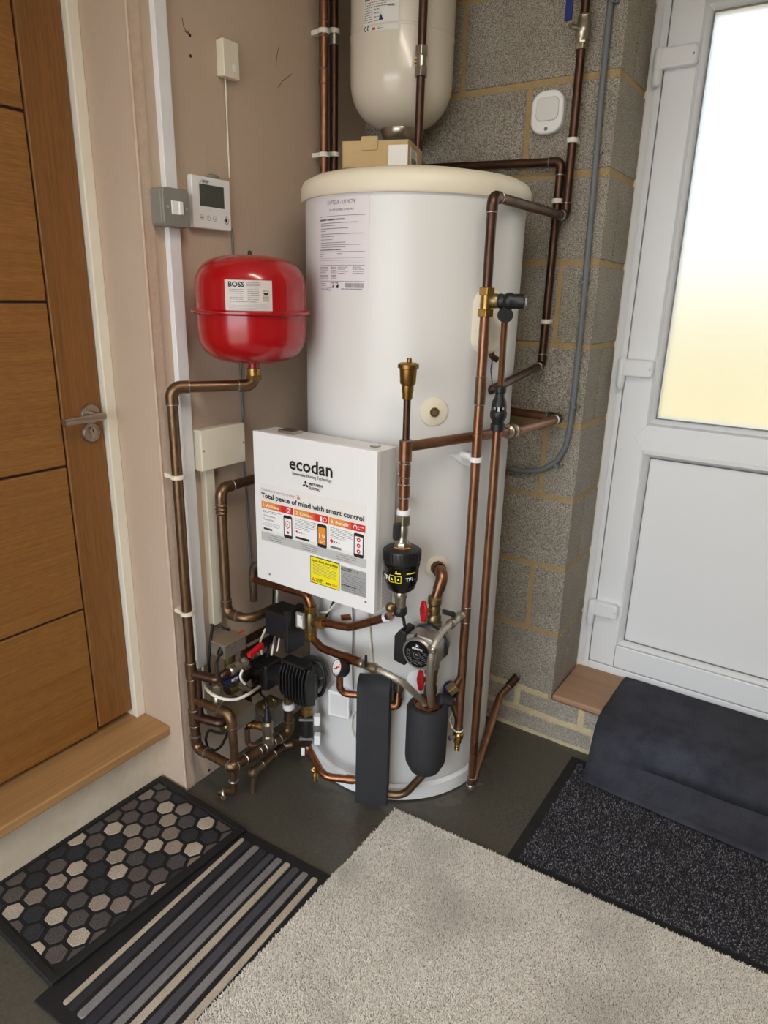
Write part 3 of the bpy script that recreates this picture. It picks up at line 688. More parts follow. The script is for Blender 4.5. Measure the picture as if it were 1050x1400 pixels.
# receiver
rc = thing('wireless_receiver', 'small cream plastic receiver box high on the plaster wall', 'receiver')
RY0 = PX(306, 80, .026).y; RY1 = PX(327, 80, .026).y; z0_ = PX(318, 107, .026).z; z1_ = PX(318, 56, .026).z
BM((.0005, RY0+.001, z0_+.002), (.010, RY1-.001, z1_-.002)).build('back_plate', 'cream_plastic', rc, bevel=.001)
BM((.010, RY0, z0_), (.026, RY1, z1_)).build('cover', 'cream_plastic', rc, bevel=.002)
rw = RY1-RY0
BM((.0255, RY0+rw*.55, z0_+.014), (.0275, RY0+rw*.76, z0_+.030)).build('button', 'white_plastic', rc, bevel=.0006)
# cables on the wall
def cable(name, label, pts, r, m, n=6):
    path = fillet(pts, .03, 6); o = MB().tube(path, r, 8).build(name, m, ang=70); return tag(o, label, 'cable')
cable('signal_cable', 'thin cream cable from the receiver down to the wall controller', [PX(308, 108, .008), PX(310, 150, .004), PX(312, 205, .004), PX(314, 243, .006)], .0022, 'white_cable')
cable('signal_cable', 'thin pale cable running down the plaster behind the red vessel to the copper stub', [PX(317, 312, .004), PX(319, 350, .004), PX(325, 430, .004), PX(329, 505, .004), PX(332, 560, .004), PX(334, 640, .004), PX(338, 690, .004), PX(341, 740, .006), PX(343, 775, .008)], .0028, 'grey_cable')
# red vessel
RC = (.153, -.685); RR = .133; RZ0, RZ1, RZM = 1.243, 1.496, 1.366
rv = thing('expansion_vessel', 'round red heating expansion vessel on the plaster wall', 'expansion vessel')
prof = [(0, RZ0)]
for k in range(1, 11):
    a = math.pi/2*k/10; prof.append((RR*math.sin(a)**.62, RZ0+.085*(1-math.cos(a)**.75)))
prof += [(RR, RZM-.008)]
top = []
for k in range(10, 0, -1):
    a = math.pi/2*k/10; top.append((RR*math.sin(a)**.62, RZ1-.085*(1-math.cos(a)**.75)))
prof += [(RR, RZM+.008)]+top+[(0, RZ1)]
MB().lathe(prof, (RC[0], RC[1], 0), (0, 0, 1), 72).build('shell', 'red_paint', rv, ang=50)
MB().lathe([(RR-.004, RZM-.007), (RR+.007, RZM-.006), (RR+.0115, RZM-.002), (RR+.0115, RZM+.002), (RR+.007, RZM+.005), (RR-.004, RZM+.006)], (RC[0], RC[1], 0), (0, 0, 1), 72).build('rim', 'red_paint', rv)
MB().lathe([(.005, RZ1-.004), (.005, RZ1+.006), (.0035, RZ1+.010), (0, RZ1+.011)], (RC[0], RC[1], 0), (0, 0, 1), 12).build('valve_cap', 'black_plastic', rv)
MB().cyl((RC[0], RC[1], RZ0-.016), (RC[0], RC[1], RZ0+.006), .0135, n=20).build('neck', 'red_paint', rv)
BM((.0, RC[1]-.03, RZM-.02), (.03, RC[1]+.03, RZM+.02)).build('wall_bracket', 'red_paint', rv, bevel=.003)
c_ = np.array(RC)
pl = PK(308, 405, 0, c_, RR); p2 = PK(372, 405, 0, c_, RR); a0 = math.atan2(pl.y-RC[1], pl.x-RC[0]); a1 = math.atan2(p2.y-RC[1], p2.x-RC[0]); lw = (a1-a0)*RR
zl = PK(340, 428.5, 0, c_, RR).z; zh_ = PK(340, 383, 0, c_, RR).z-zl
s = Sheet(cyl_fn(RC, RR, a0, zl), rv); s.sheet(0, 0, lw, zh_, 'foil_label', nu=10)
s.text('BOSS', lw*.08, zh_*.80, .0155, 'ink', bold=.035, width=lw*.34)
s.lines(lw*.46, lw*.75, zh_*.93, zh_*.80, 4, .0011, 'ink_grey', 2); s.lines(lw*.10, lw*.40, zh_*.72, zh_*.42, 6, .0011, 'ink_grey', 4); s.lines(lw*.48, lw*.72, zh_*.72, zh_*.42, 6, .0011, 'ink_grey', 5)
s.lines(lw*.10, lw*.66, zh_*.35, zh_*.35, 1, .0012, 'ink_grey', 6); s.lines(lw*.08, lw*.88, zh_*.28, zh_*.08, 6, .0009, 'ink_light', 7)
s.poly([(lw*.80, zh_*.63), (lw*.93, zh_*.63), (lw*.90, zh_*.57), (lw*.865, zh_*.555), (lw*.83, zh_*.57)], 'ink'); s.lines(lw*.79, lw*.93, zh_*.53, zh_*.38, 5, .001, 'ink_grey', 8); s.lines(lw*.79, lw*.93, zh_*.71, zh_*.68, 2, .001, 'ink_grey', 9)
s.rect(lw*.045, zh_*.2, lw*.05, zh_*.65, 'ink_light')
s.done()
# riser from the red vessel down the wall
LXr, LYr = .040, -.853; LZb = .158
lr = pipe('vessel_riser_pipe', 'long aged copper pipe from the red vessel down beside the corner bead', [(RC[0], RC[1], RZ0-.012), (RC[0], RC[1], 1.187), (LXr, LYr, 1.187), (LXr, LYr, LZb), (.186, LYr, LZb)], .0135, 'copper_aged', fr=.024, elbows=(1, 2, 3))
nb = MB(); nb.cyl((RC[0], RC[1], 1.205), (RC[0], RC[1], RZ0-.013), .0165, n=20); hexnut(nb, V3((RC[0], RC[1], 1.200)), V3((RC[0], RC[1], 1.212)), .020); nb.build('brass_union', 'brass', lr, bevel=.001)
for v, u in ((652, 238), (838, 253)):
    z = VZ((LXr, LYr), u, v); clip(lr, (LXr, LYr, z), (0, 0, 1), .0135, (-1, .0, 0), 'cream_plastic', .011, .026)
for z0_, z1_ in ((.385, .435), (.235, .285)):
    collar(lr, V3((LXr, LYr, z0_)), V3((LXr, LYr, z1_)), .0158, 'copper_aged', 'tee')
# wiring centre
wc = thing('wiring_centre', 'cream plastic wiring box on the plaster below the red vessel', 'junction box')
DY0 = max(PX(274, 610, .045).y, -.7745); DY1 = PX(336, 610, .045).y; z0_ = PX(300, 640, .045).z; z1_ = PX(300, 584, .045).z
BM((.0005, DY0+.002, z0_+.003), (.02, DY1-.002, z1_-.003)).build('base', 'cream_plastic', wc, bevel=.003)
BM((.018, DY0, z0_), (.045, DY1, z1_)).build('cover', 'cream_plastic', wc, bevel=.004)
w_ = DY1-DY0; h_ = z1_-z0_
s = Sheet(plane_fn((.045, DY0, z0_), (0, 1, 0), (0, 0, 1)), wc)
s.text('Danfoss', w_*.42, h_*.44, .020, 'tank_cream', h=.0008, width=w_*.28); s.rect(w_*.73, h_*.40, w_*.745, h_*.60, 'tank_cream')
for k in (0, 1): s.rect(w_*.36, h_*(.10+.10*k), w_*.80, h_*(.108+.10*k), 'tank_cream'); 
s.lines(w_*.38, w_*.78, h_*.155, h_*.155, 1, .005, 'tank_cream', 3); s.done()
for yy in (DY0+.008, DY1-.008): MB().cyl((.0445, yy, (z0_+z1_)/2), (.0458, yy, (z0_+z1_)/2), .003, n=8).build('screw', 'ink_grey', wc)
t2 = thing('cable_trunking', 'cream plastic trunking hanging below the cream wiring box', 'trunking')
ya = PX(292, 700, .03).y
zz0 = VZ((.02, ya), 297, 853)
BM((.0005, ya-.013, zz0), (.019, ya+.018, z0_+.003)).build('trunking_base', 'cream_plastic', t2, bevel=.001); BM((.018, ya-.013, zz0), (.022, ya+.018, z0_+.003)).build('trunking_lid', 'cream_plastic', t2, bevel=.0015)
# copper loop beside it
PXl = .052; ly = PX(306, 760, PXl).y
ztop = VZ((PXl, ly), 303, 668); zbt = VZ((PXl, ly), 311, 838)
pE = PY(384, 827, -.580)
lp = pipe('copper_loop_pipe', 'aged copper pipe looping from behind the white control box to the black valve actuator', [(PXl+.0, -.44, ztop), (PXl, ly, ztop), (PXl, ly, zbt), (.135, ly+.005, zbt), (pE.x, pE.y, pE.z), (pE.x+.075, pE.y+.002, pE.z-.012), (pE.x+.100, -.612, pE.z-.026)], .0135, 'copper_aged', fr={1: .024, 2: .024, 3: .05, 4: .05, -1: .03}, elbows=(1, 2))
for k in range(3): MB().lathe([(.0150, -.004), (.0172, 0), (.0150, .004)], (PXl, ly, ztop-.046-.011*k), (0, 0, 1), 16).build('press_ring', 'copper_aged', lp)
# stub with tee under the control box
py_ = -.60
s0 = PY(346, 789, py_); s1 = PY(347, 821, py_); s2 = PY(345, 772, py_)
st_ = pipe('copper_tee_stub', 'verdigris copper stub with open end hanging from the pipe under the control box', [(s0.x+.09, py_+.02, s0.z+.045), (s0.x, py_, s0.z+.045), (s0.x, py_, s1.z)], .0115, 'copper_green', fr=.028)
MB().lathe([(.0132, -.016), (.0132, .016)], (s0.x, py_, s0.z-.004), (0, 0, 1), 16).build('tee', 'copper_green', st_)

# ================================================================== CONTROL BOX
BX0, BX1, BZ0, BZ1, BYF, BYB = .146, .538, .660, 1.071, -.690, -.605
ec = thing('heat_pump_controller', 'white steel heat pump control box fixed to the front of the cylinder', 'control box')
BM((BX0+.002, BYF+.004, BZ0+.002), (BX1-.002, BYB, BZ1-.002)).build('casing', 'tank_white', ec, bevel=.002)
BM((BX0, BYF, BZ0), (BX1, BYF+.016, BZ1)).build('front_cover', 'white_plastic', ec, bevel=.0025)
BM((BX0+.08, BYB, .78), (BX1-.06, -.586, 1.0)).build('mounting_bracket', 'grey_metal_clad', ec)
bt = MB(); bt.mm((BX0+.06, BYF+.03, BZ1-.002), (BX0+.115, BYB-.02, BZ1+.006)); bt.mm((BX1-.05, BYF+.04, BZ1-.002), (BX1-.03, BYB-.025, BZ1+.001)); bt.build('top_tab', 'nickel', ec, bevel=.002)
mx = BX1-BX0
s = Sheet(plane_fn((BX0, BYF, BZ0), (1, 0, 0), (0, 0, 1)), ec, 'instruction_sticker')
def uv(u, v): q = PY(u, v, BYF); return q.x-BX0, q.z-BZ0
(ua, va), (ub, vb_) = uv(361, 735), uv(500, 706)
s.sheet(ua-.008, va-.006, uv(501, 772)[0], uv(364, 665)[1]+.008, 'paper')
sw0, sw1 = ua-.008, uv(501, 772)[0]
v_title = uv(365, 681)[1]
s.text('Follow these 3 easy steps to enjoy!', sw0+.006, v_title+.019, .0105, 'ink_light', width=.115)
s.ring(sw0+.128, v_title+.017, .010, .0015, 'red_ink', a0=0, a1=90); s.ring(sw0+.128, v_title+.017, .0065, .0015, 'red_ink', a0=0, a1=90); s.disc(sw0+.130, v_title+.019, .0018, 'red_ink')
s.text('Total peace of mind with smart control', sw0+.004, v_title, .0185, 'ink', bold=.03, width=sw1-sw0-.012)
pw = (sw1-sw0-.014)/3
vt = v_title-.010
names = ('1: Activate', '2: Connect', '3: Benefit')
v_b = va+.026
for k in range(3):
    u0 = sw0+.004+k*(pw+.003); u1 = u0+pw
    s.rect(u0, v_b, u1, vt, 'ink_white', h=.0010)
    s.rect(u0, vt-.019, u0+pw*.45, vt, 'orange_ink'); s.rect(u0+pw*.45, vt-.019, u0+pw*.62, vt, 'orange_red_ink'); s.rect(u0+pw*.62, vt-.019, u1, vt, 'red_ink')
    s.text(names[k], u0+.006, vt-.014, .0125, 'ink_white', bold=.015, h=.0015, width=pw*.50)
    if k == 0:
        s.rect(u1-.022, vt-.016, u1-.010, vt-.004, 'ink_white', h=.0014); s.rect(u1-.020, vt-.014, u1-.012, vt-.006, 'red_ink', h=.0016); s.poly([(u1-.019, vt-.010), (u1-.016, vt-.014), (u1-.008, vt-.004), (u1-.010, vt-.003), (u1-.016, vt-.011)], 'ink_white', h=.0018)
    elif k == 1: s.rect(u1-.026, vt-.016, u1-.019, vt-.004, 'ink_white', h=.0014); s.ring(u1-.010, vt-.010, .006, .0012, 'ink_white', h=.0014)
    else: s.ring(u1-.030, vt-.010, .006, .002, 'ink_white', h=.0014, a0=-40, a1=220); s.lines(u1-.022, u1-.004, vt-.007, vt-.013, 2, .002, 'ink_white', 3, h=.0014)
    # phone
    ph = .062; pu1 = u1-.004; pu0 = pu1-.030; pv1 = vt-.024; pv0 = pv1-ph
    s.poly([(pu0+(a+.015), pv0+b+ph/2) for a, b in rrect(.030, ph, .005)], 'ink', h=.0013)
    s.rect(pu0+.003, pv0+.009, pu1-.003, pv1-.008, 'orange_ink' if k == 1 else 'ink_white', h=.0016)
    cu_ = (pu0+pu1)/2
    if k == 0:
        s.poly([(cu_-.008, pv1-.018), (cu_, pv1-.013), (cu_+.008, pv1-.018), (cu_+.007, pv1-.03), (cu_, pv1-.036), (cu_-.007, pv1-.03)], 'red_ink', h=.0018)
        s.poly([(cu_-.006, pv1-.019), (cu_, pv1-.0155), (cu_+.006, pv1-.019), (cu_+.005, pv1-.029), (cu_, pv1-.033), (cu_-.005, pv1-.029)], 'ink_white', h=.0020)
        s.poly([(cu_-.003, pv1-.024), (cu_-.001, pv1-.028), (cu_+.004, pv1-.020), (cu_-.001, pv1-.025)], 'red_ink', h=.0022); s.disc(cu_, pv0+.016, .004, 'red_ink', h=.0018)
    elif k == 1:
        s.text('19', cu_, pv0+.024, .018, 'ink_white', h=.0018, align='CENTER', width=.018); s.lines(cu_-.008, cu_+.008, pv0+.018, pv0+.014, 2, .0016, 'ink_white', 6, h=.0018)
    else:
        for j in range(3): s.disc(cu_, pv1-.016-.015*j, .0055, 'red_ink', h=.0018); s.disc(cu_+.001, pv1-.016-.015*j, .002, 'ink_white', h=.002)
    if k == 0:
        s.lines(u0+.004, pu0-.006, vt-.025, vt-.029, 2, .0016, 'ink_grey', 3); s.text('Homeowner', u0+.004, vt-.041, .0085, 'ink_grey', bold=.01, width=.044); s.text('Guarantee', u0+.004, vt-.051, .0085, 'ink_grey', bold=.01, width=.040)
        s.lines(u0+.004, pu0-.012, vt-.058, vt-.066, 3, .0013, 'ink_light', 4); s.rect(u0+.005, vt-.078, u0+.036, vt-.073, 'ink')
    else:
        s.lines(u0+.004, pu0-.004, vt-.026, vt-.052, 7, .0013, 'ink_grey', 5+k)
        s.disc(u0+.008, vt-.061, .0035 if k == 1 else .005, 'red_ink'); s.lines(u0+.014, u0+.044, vt-.062, vt-.062, 1, .004, 'ink_light' if k == 1 else 'ink_grey', 9)
        s.rect(u0+.004, vt-.080, u0+(.050 if k == 1 else .038), vt-.074, 'ink' if k == 1 else 'ink_grey')
s.rect(sw0, va-.006, sw1, va+.018, 'grey_band', h=.0010)
for k in range(3):
    u0 = sw0+.026+k*(pw+.003); s.lines(u0, u0+.062, va+.012, va+.006, 2, .0014, 'ink_grey', 20+k, h=.0014); s.lines(u0+.004, u0+.050, va+.000, va+.000, 1, .0020, 'ink_grey', 30+k, h=.0014)
s.done()
s = Sheet(plane_fn((BX0, BYF, BZ0), (1, 0, 0), (0, 0, 1)), ec, 'maker_mark')
(ea, ev), (eb, _) = uv(396, 641), uv(455, 655)
s.text('ecodan', ea, ev+.001, .046, 'ink', bold=.020, width=eb-ea)
s.text('Renewable Heating Technology', ea+.010, ev-.013, .0125, 'ink', width=eb-ea-.012)
q = uv(418, 663); s.diamonds(q[0], q[1]+.001, .0115, 'ink'); s.text('MITSUBISHI', q[0]+.013, q[1]+.002, .0095, 'ink', bold=.02, width=.042); s.text('ELECTRIC', q[0]+.013, q[1]-.0085, .0095, 'ink', bold=.02, width=.033)
s.done()
s = Sheet(plane_fn((BX0, BYF, BZ0), (1, 0, 0), (0, 0, 1)), ec, 'caution_sticker')
(ya0, yv0), (ya1, yv1) = uv(425, 795), uv(464, 771)
s.sheet(ya0-.001, yv0-.001, ya1+.001, yv1+.001, 'ink'); s.rect(ya0+.001, yv0+.001, ya1-.001, yv1-.001, 'yellow_label', h=.0009)
yw_ = ya1-ya0
s.text('Caution: Before Altering Settings', ya0+.004, yv1-.012, .0085, 'ink', bold=.02, width=yw_-.008); s.lines(ya0+.008, ya1-.006, yv1-.017, yv1-.046, 8, .0012, 'ink_grey', 3)
s.diamonds(ya0+.009, yv0+.009, .007, 'red_ink'); s.text('MITSUBISHI', ya0+.018, yv0+.011, .006, 'ink', bold=.02, width=.024); s.text('ELECTRIC', ya0+.018, yv0+.005, .006, 'ink', bold=.02, width=.020)
s.text('eco', ya1-.042, yv0+.006, .012, 'ink', bold=.02); s.text('dan', ya1-.022, yv0+.006, .012, 'orange_red_ink', bold=.01); s.done()
s = Sheet(plane_fn((BX0, BYF, BZ0), (1, 0, 0), (0, 0, 1)), ec, 'rating_plate')
(ra0, rv0), (ra1, rv1) = uv(466, 807), uv(501, 783)
s.sheet(ra0, rv0, ra1, rv1, 'silver_label'); s.diamonds(ra0+.005, rv1-.007, .0055, 'ink'); s.text('MITSUBISHI', ra0+.010, rv1-.006, .0050, 'ink', bold=.02); s.text('ELECTRIC', ra0+.010, rv1-.011, .0050, 'ink', bold=.02)
s.ring(ra0+.046, rv1-.007, .0035, .0009, 'ink', a0=80, a1=280); s.ring(ra0+.053, rv1-.007, .0035, .0009, 'ink', a0=80, a1=280)
s.lines(ra0+.003, ra1-.004, rv1-.019, rv0+.005, 10, .0014, 'ink_grey', 8); s.lines(ra0+.003, ra1-.008, rv0+.018, rv0+.018, 1, .0024, 'ink', 9); s.done()
sd = Sheet(plane_fn((BX1, BYF, BZ0), (0, 1, 0), (0, 0, 1)), ec, 'side_label'); sd.sheet(.03, .005, .07, .13, 'tank_white', h=.0004); sd.disc(.045, .100, .010, 'blue_plastic'); sd.lines(.035, .065, .09, .02, 9, .0014, 'ink_light', 4); sd.done()
for u, v in ((369, 785), (500, 823)):
    q = PY(u, v, BYF); MB().cyl(q+V3((0, .002, 0)), q-V3((0, .0012, 0)), .003, n=10).build('screw', 'ink_grey', ec)

# ================================================================== RIGHT WALL ITEMS
# wall drop with blue lever ball valve, running out to the pipe in front of the cylinder
AXp = PK(655, 560, .062); AXp = V3((AXp.x, AXp.y, 0)); BXp = PK(676, 640, .060); BXp = V3((BXp.x, BXp.y, 0))
WX = PY(783, 190, -.032).x
zel = VZ((WX, -.032), 776, 296); zA = VZ(AXp, 672, 286)
cw = pipe('cold_main_pipe', 'dark copper pipe from the blue lever valve down the wall to the cylinder front', [(WX, -.032, 2.5), (WX, -.032, zel), (AXp.x, AXp.y, zel), (AXp.x, AXp.y, VZ(AXp, 632, 1005)+.024)], .0112, 'copper_dark', fr=.018, elbows=(1, 2))
zc1 = VZ((WX, -.032), 785, 192); clip(cw, (WX, -.032, zc1), (0, 0, 1), .0112, (0, 1, 0), reach=.022)
# ball valve
zv0, zv1 = VZ((WX, -.032), 796, 62), VZ((WX, -.032), 800, 22)
bv = MB().lathe([(.013, 0), (.0165, .004), (.0165, .014), (.0195, .018), (.0195, .046), (.0165, .050), (.0165, .062), (.013, .066)], (WX, -.032, zv0), (0, 0, 1), 8).build('ball_valve', 'nickel', cw)
MB().cyl((WX, -.032, zv0+.035), (WX-.02, -.070, zv0+.035), .006, n=10).build('valve_stem', 'nickel', bv)
BM((WX-.034, -.078, zv0+.045), (WX-.016, -.070, zv0+.17)).build('lever', 'blue_plastic', cw, bevel=.002)
hexnut(MB(), V3((WX, -.032, zv0-.010)), V3((WX, -.032, zv0+.004)), .0165).build('compression_nut', 'nickel', cw, bevel=.001)
zlo = VZ(AXp, 661, 433)
MB().cyl(XY(AXp, VZ(AXp, 632, 1005)+.022), XY(AXp, zlo), .0120, n=20).build('lower_pipe', 'copper', cw)
# brass tee, relief valve
zt0, zt1 = VZ(AXp, 661, 433), VZ(AXp, 663, 393)
dR = V3((.90, .43, 0)).normalized()     # the side branch points away from the left wall, across the cylinder
pv = thing('relief_valve', 'brass tee with black pressure relief valve on the front cold pipe', 'valve')
MB().cyl(XY(AXp, zt0), XY(AXp, zt1), .0135, n=18).build('tee_body', 'brass', pv)
for z0_, z1_ in ((zt0, zt0+.017), (zt1-.017, zt1)): hexnut(MB(), XY(AXp, z0_), XY(AXp, z1_), .0195).build('compression_nut', 'brass', pv, bevel=.0015)
zm = VZ(AXp, 662, 411)
cA = XY(AXp, zm)
dR = (PK(700, 411, .05)-cA); dR.z = 0; dR = V3((RIGHT[0], RIGHT[1], 0)).normalized()*.93+V3((0.2, -.3, 0)); dR.normalize()
MB().lathe([(.010, 0), (.0145, .008), (.0165, .016), (.0165, .024), (.0145, .030)], cA, dR, 20).build('branch', 'brass_dull', pv)
MB().lathe([(.0150, .028), (.0170, .032), (.0150, .042), (.0190, .048), (.0190, .058), (.0165, .062), (.0165, .088), (.014, .090), (0, .090)], cA, dR, 20).build('valve_head', 'black_plastic', pv)
MB().lathe([(.0, 0), (.0085, 0), (.0085, .0015), (0, .0015)], cA+dR*.0902, dR, 20).build('head_cap', 'grey_band', pv)
zk = VZ(BXp, 690, 430); pk = cA+dR*.046
ov = MB().cyl(pk, V3((pk.x, pk.y, zk-.004)), .010, n=14).build('outlet', 'black_plastic', pv)
MB().cyl(V3((pk.x, pk.y, zk))-V3((FWD[0], FWD[1], 0))*.012, V3((pk.x, pk.y, zk))+V3((FWD[0], FWD[1], 0))*.012, .0165, n=20).build('knob', 'black_plastic', pv)
# discharge pipe and tundish
DXp = V3((pk.x, pk.y, 0))
ztu = VZ(BXp, 679, 527); ztb = VZ(BXp, 676, 588)
dp = pipe('discharge_pipe', 'thin copper pipe from the black relief valve down into the black tundish', [XY(DXp, zk-.004), XY(BXp, ztu-.01)], .0078, 'copper')
td = thing('tundish', 'black plastic tundish with open window on the discharge pipe', 'tundish')
H_ = ztu-ztb
MB().lathe([(.0125, ztu), (.0145, ztu-.002), (.0145, ztu-.016), (.0115, ztu-.018), (.0115, ztu-.026), (.0165, ztu-.036), (.019, ztu-.05)], (BXp.x, BXp.y, 0), (0, 0, 1), 20).build('inlet_cup', 'black_plastic', td)
MB().lathe([(.019, ztb+.048), (.021, ztb+.044), (.020, ztb+.032), (.0155, ztb+.024), (.0145, ztb+.018), (.0175, ztb+.016), (.0175, ztb), (.012, ztb-.002)], (BXp.x, BXp.y, 0), (0, 0, 1), 20).build('outlet_cup', 'black_plastic', td)
dcam = V3((CAM[0]-BXp.x, CAM[1]-BXp.y, 0)).normalized(); sid = V3((-dcam.y, dcam.x, 0))
for sg in (-1, 1):
    B(XY(BXp, (ztu-.05+ztb+.048)/2)+sid*(sg*.0155), (.006, .018, ztu-ztb-.094), (sid, dcam, V3((0, 0, 1)))).build('side_strut', 'black_plastic', td, bevel=.001)
MB().cyl(XY(BXp, ztb+.04), XY(BXp, ztu-.045), .0075, n=12).build('inner_spout', 'black_gloss', td)
B(XY(BXp, (ztu+ztb)/2+.003)+dcam*.0085, (.006, .001, .020), (sid, dcam, V3((0, 0, 1)))).build('white_mark', 'white_plastic', td)
pB = pipe('discharge_pipe', 'copper discharge pipe from the tundish to the floor, bent back to the block wall', [XY(BXp, ztb+.004), XY(BXp, .040), PY(683, 953, -.10), (.665, -.02, .205)], .0115, 'copper', fr=.016, elbows=(1,))
pe = V3((.665, -.02, .205)); ce = V3((.667, -.06, .19))
collar(pB, pe, pe+(PY(683, 953, -.10)-pe)*.5, .0138, 'copper_dark', 'elbow', ring=True)
MB().ball((BXp.x, BXp.y, .050), .0145).build('soldered_foot', 'solder', pB)
# clip holding pipe A
zcl = VZ(AXp, 652, 628)
MB().lathe([(.0115, -.006), (.0155, -.006), (.0155, .006), (.0115, .006)], XY(AXp, zcl), (0, 0, 1), 18).build('pipe_clip', 'white_plastic', cw)
pcl = XY(AXp, zcl); ncl = radial(AXp); MB().cyl(pcl-ncl*.012, pcl-ncl*.063, .009, n=14).build('clip_spacer', 'white_plastic', cw)
for va_, vb2 in ((515, 553),): collar(cw, XY(AXp, VZ(AXp, 656, vb2)), XY(AXp, VZ(AXp, 658, va_)), .0132, 'copper_aged')
collar(cw, XY(AXp, VZ(AXp, 641, 850)), XY(AXp, VZ(AXp, 643, 830)), .0132, 'copper')
# drain cock at the foot of pipe A
zd = VZ(AXp, 632, 1005)
dc = thing('drain_cock', 'brass drain cock with grey lever at the foot of the front cold pipe', 'valve')
MB().lathe([(.0115, .222), (.0135, .212), (.0105, .206), (.0105, .198), (.015, .194), (.015, .180), (.0105, .176), (.0105, .166), (.0075, .160), (.0085, .156), (.0065, .152), (.0085, .148), (.0065, .144), (.0078, .140), (.004, .138)], (AXp.x, AXp.y, zd-.190), (0, 0, 1), 16).build('cock_body', 'brass', dc)
dl = -V3((RIGHT[0], RIGHT[1], 0))*.8-V3((FWD[0], FWD[1], 0))*.5; dl.normalize()
MB().cyl(XY(AXp, zd-.002), XY(AXp, zd-.002)+dl*.030, .0065, n=10).build('lever', 'grey_cable', dc)
zz = VZ(AXp, 636, 965)
zt_ = tag(MB().lathe([(.0115, -.003), (.0138, -.002), (.0138, .002), (.0115, .003)], XY(AXp, VZ(AXp, 634, 998)), (0, 0, 1), 16).build('cable_tie', 'white_plastic'), 'white cable tie round the foot of the front cold pipe', 'cable tie')

# horizontal pipe along the block wall and its drop to the cylinder
zh = VZ((.64, -.030), 755, 222); hx = PY(764, 260, -.030).x
zlow = PY(747, 500, -.030).z
e2 = PK(690, 527, .004)
bh = pipe('hot_outlet_pipe', 'dark copper pipe along the block wall dropping behind the cold pipe to the cylinder side', [(.20, -.030, zh+.015), (hx, -.030, zh), (hx-.004, -.030, zlow), PK(674, 532, .028), PK(669, 534, -.008)], .0112, 'copper_dark', fr=.018, elbows=(1, 2))
for u, v in ((765, 275), (752, 440)):
    z = PY(u, v, -.03).z; clip(bh, (hx-.002, -.030, z), (0, 0, 1), .0112, (0, 1, 0), reach=.022)
# return pipe to the wall at mid height
zr = PY(768, 572, -.035).z; rx = PY(766, 574, -.035).x
uB = PK(697, 601, .034)
AV = PK(556, 570, .124); AV = V3((AV.x, AV.y, 0))
zte = VZ(AV, 556, 611)
uu = V3((uB.x, uB.y, zte))
fp = pipe('flow_pipe', 'copper pipe from the tee under the air vent across the cylinder to the block wall', [XY(AV, zte), (uu.x, uu.y, zte), (uu.x+.012, uu.y+.02, zte), (rx, -.035, zr), (rx-.20, -.035, zr+.004)], .0125, 'copper', fr=.02, elbows=(3,), elbow_mat='copper_dark')
MB().lathe([(.0135, -.018), (.0185, -.014), (.0185, -.004), (.0155, -.002), (.020, .002), (.020, .012), (.0145, .018)], V3((uu.x, uu.y, zte)), (V3((rx, -.035, zr))-uu), 12).build('union', 'nickel', fp)
MB().ball((uu.x+.0, uu.y, zte), .021).build('elbow_body', 'brass_dull', fp)
# motion sensor
pr0 = PY(749, 154, -.02)
ms = thing('motion_sensor', 'white rounded motion sensor on the block wall', 'sensor')
MB().prism(rrect(.086, .098, .030, 7), (pr0.x, .0005, pr0.z), (1, 0, 0), (0, 0, 1), .016).build('back_case', 'white_plastic', ms, bevel=.003)
MB().prism(rrect(.090, .104, .034, 7), (pr0.x, -.014, pr0.z), (1, 0, 0), (0, 0, 1), .016).build('case', 'white_plastic', ms, bevel=.008, seg=4)
MB().prism(rrect(.062, .056, .015, 6), (pr0.x+.003, -.0295, pr0.z+.006), (1, 0, 0), (0, 0, 1), .006).build('lens', 'tank_white', ms, bevel=.004, seg=3)
MB().prism([(.005*math.cos(a*.3927), .005*math.sin(a*.3927)) for a in range(16)], (pr0.x+.002, -.0298, pr0.z-.040), (1, 0, 0), (0, 0, 1), .0006).build('badge', 'ink_grey', ms)
# grey cable on the block wall
gc = thing('armoured_cable', 'grey cable clipped down the block wall and curving behind the cylinder', 'cable')
pts = [PY(837, -20, -.014), PY(822, 130, -.014), PY(812, 250, -.014), PY(797, 420, -.014), PY(787, 520, -.014), PY(779, 585, -.014), PY(773, 612, -.014), PY(760, 632, -.014), PY(740, 643, -.014), PY(712, 644, -.014), PY(680, 638, -.014)]
MB().tube(fillet(pts, .05), .0082, 12).build('sheath', 'grey_cable', gc)
for u, v in ((842, 1), (819.5, 208), (801.5, 386), (789.5, 557), (766, 637)):
    q = PY(u, v, -.014); ql = PY(u-5, v, -.014)
    c0 = MB().cyl(V3((q.x+.002, 0, q.z)), V3((q.x+.002, -.012, q.z)), .004, n=10).build('cable_clip', 'grey_cable', gc)
    MB().lathe([(.0084, -.004), (.0096, -.004), (.0096, .004), (.0084, .004)], V3((ql.x-.001, -.014, q.z)), (0.05, 0, 1), 14).build('clip_band', 'grey_cable', c0)

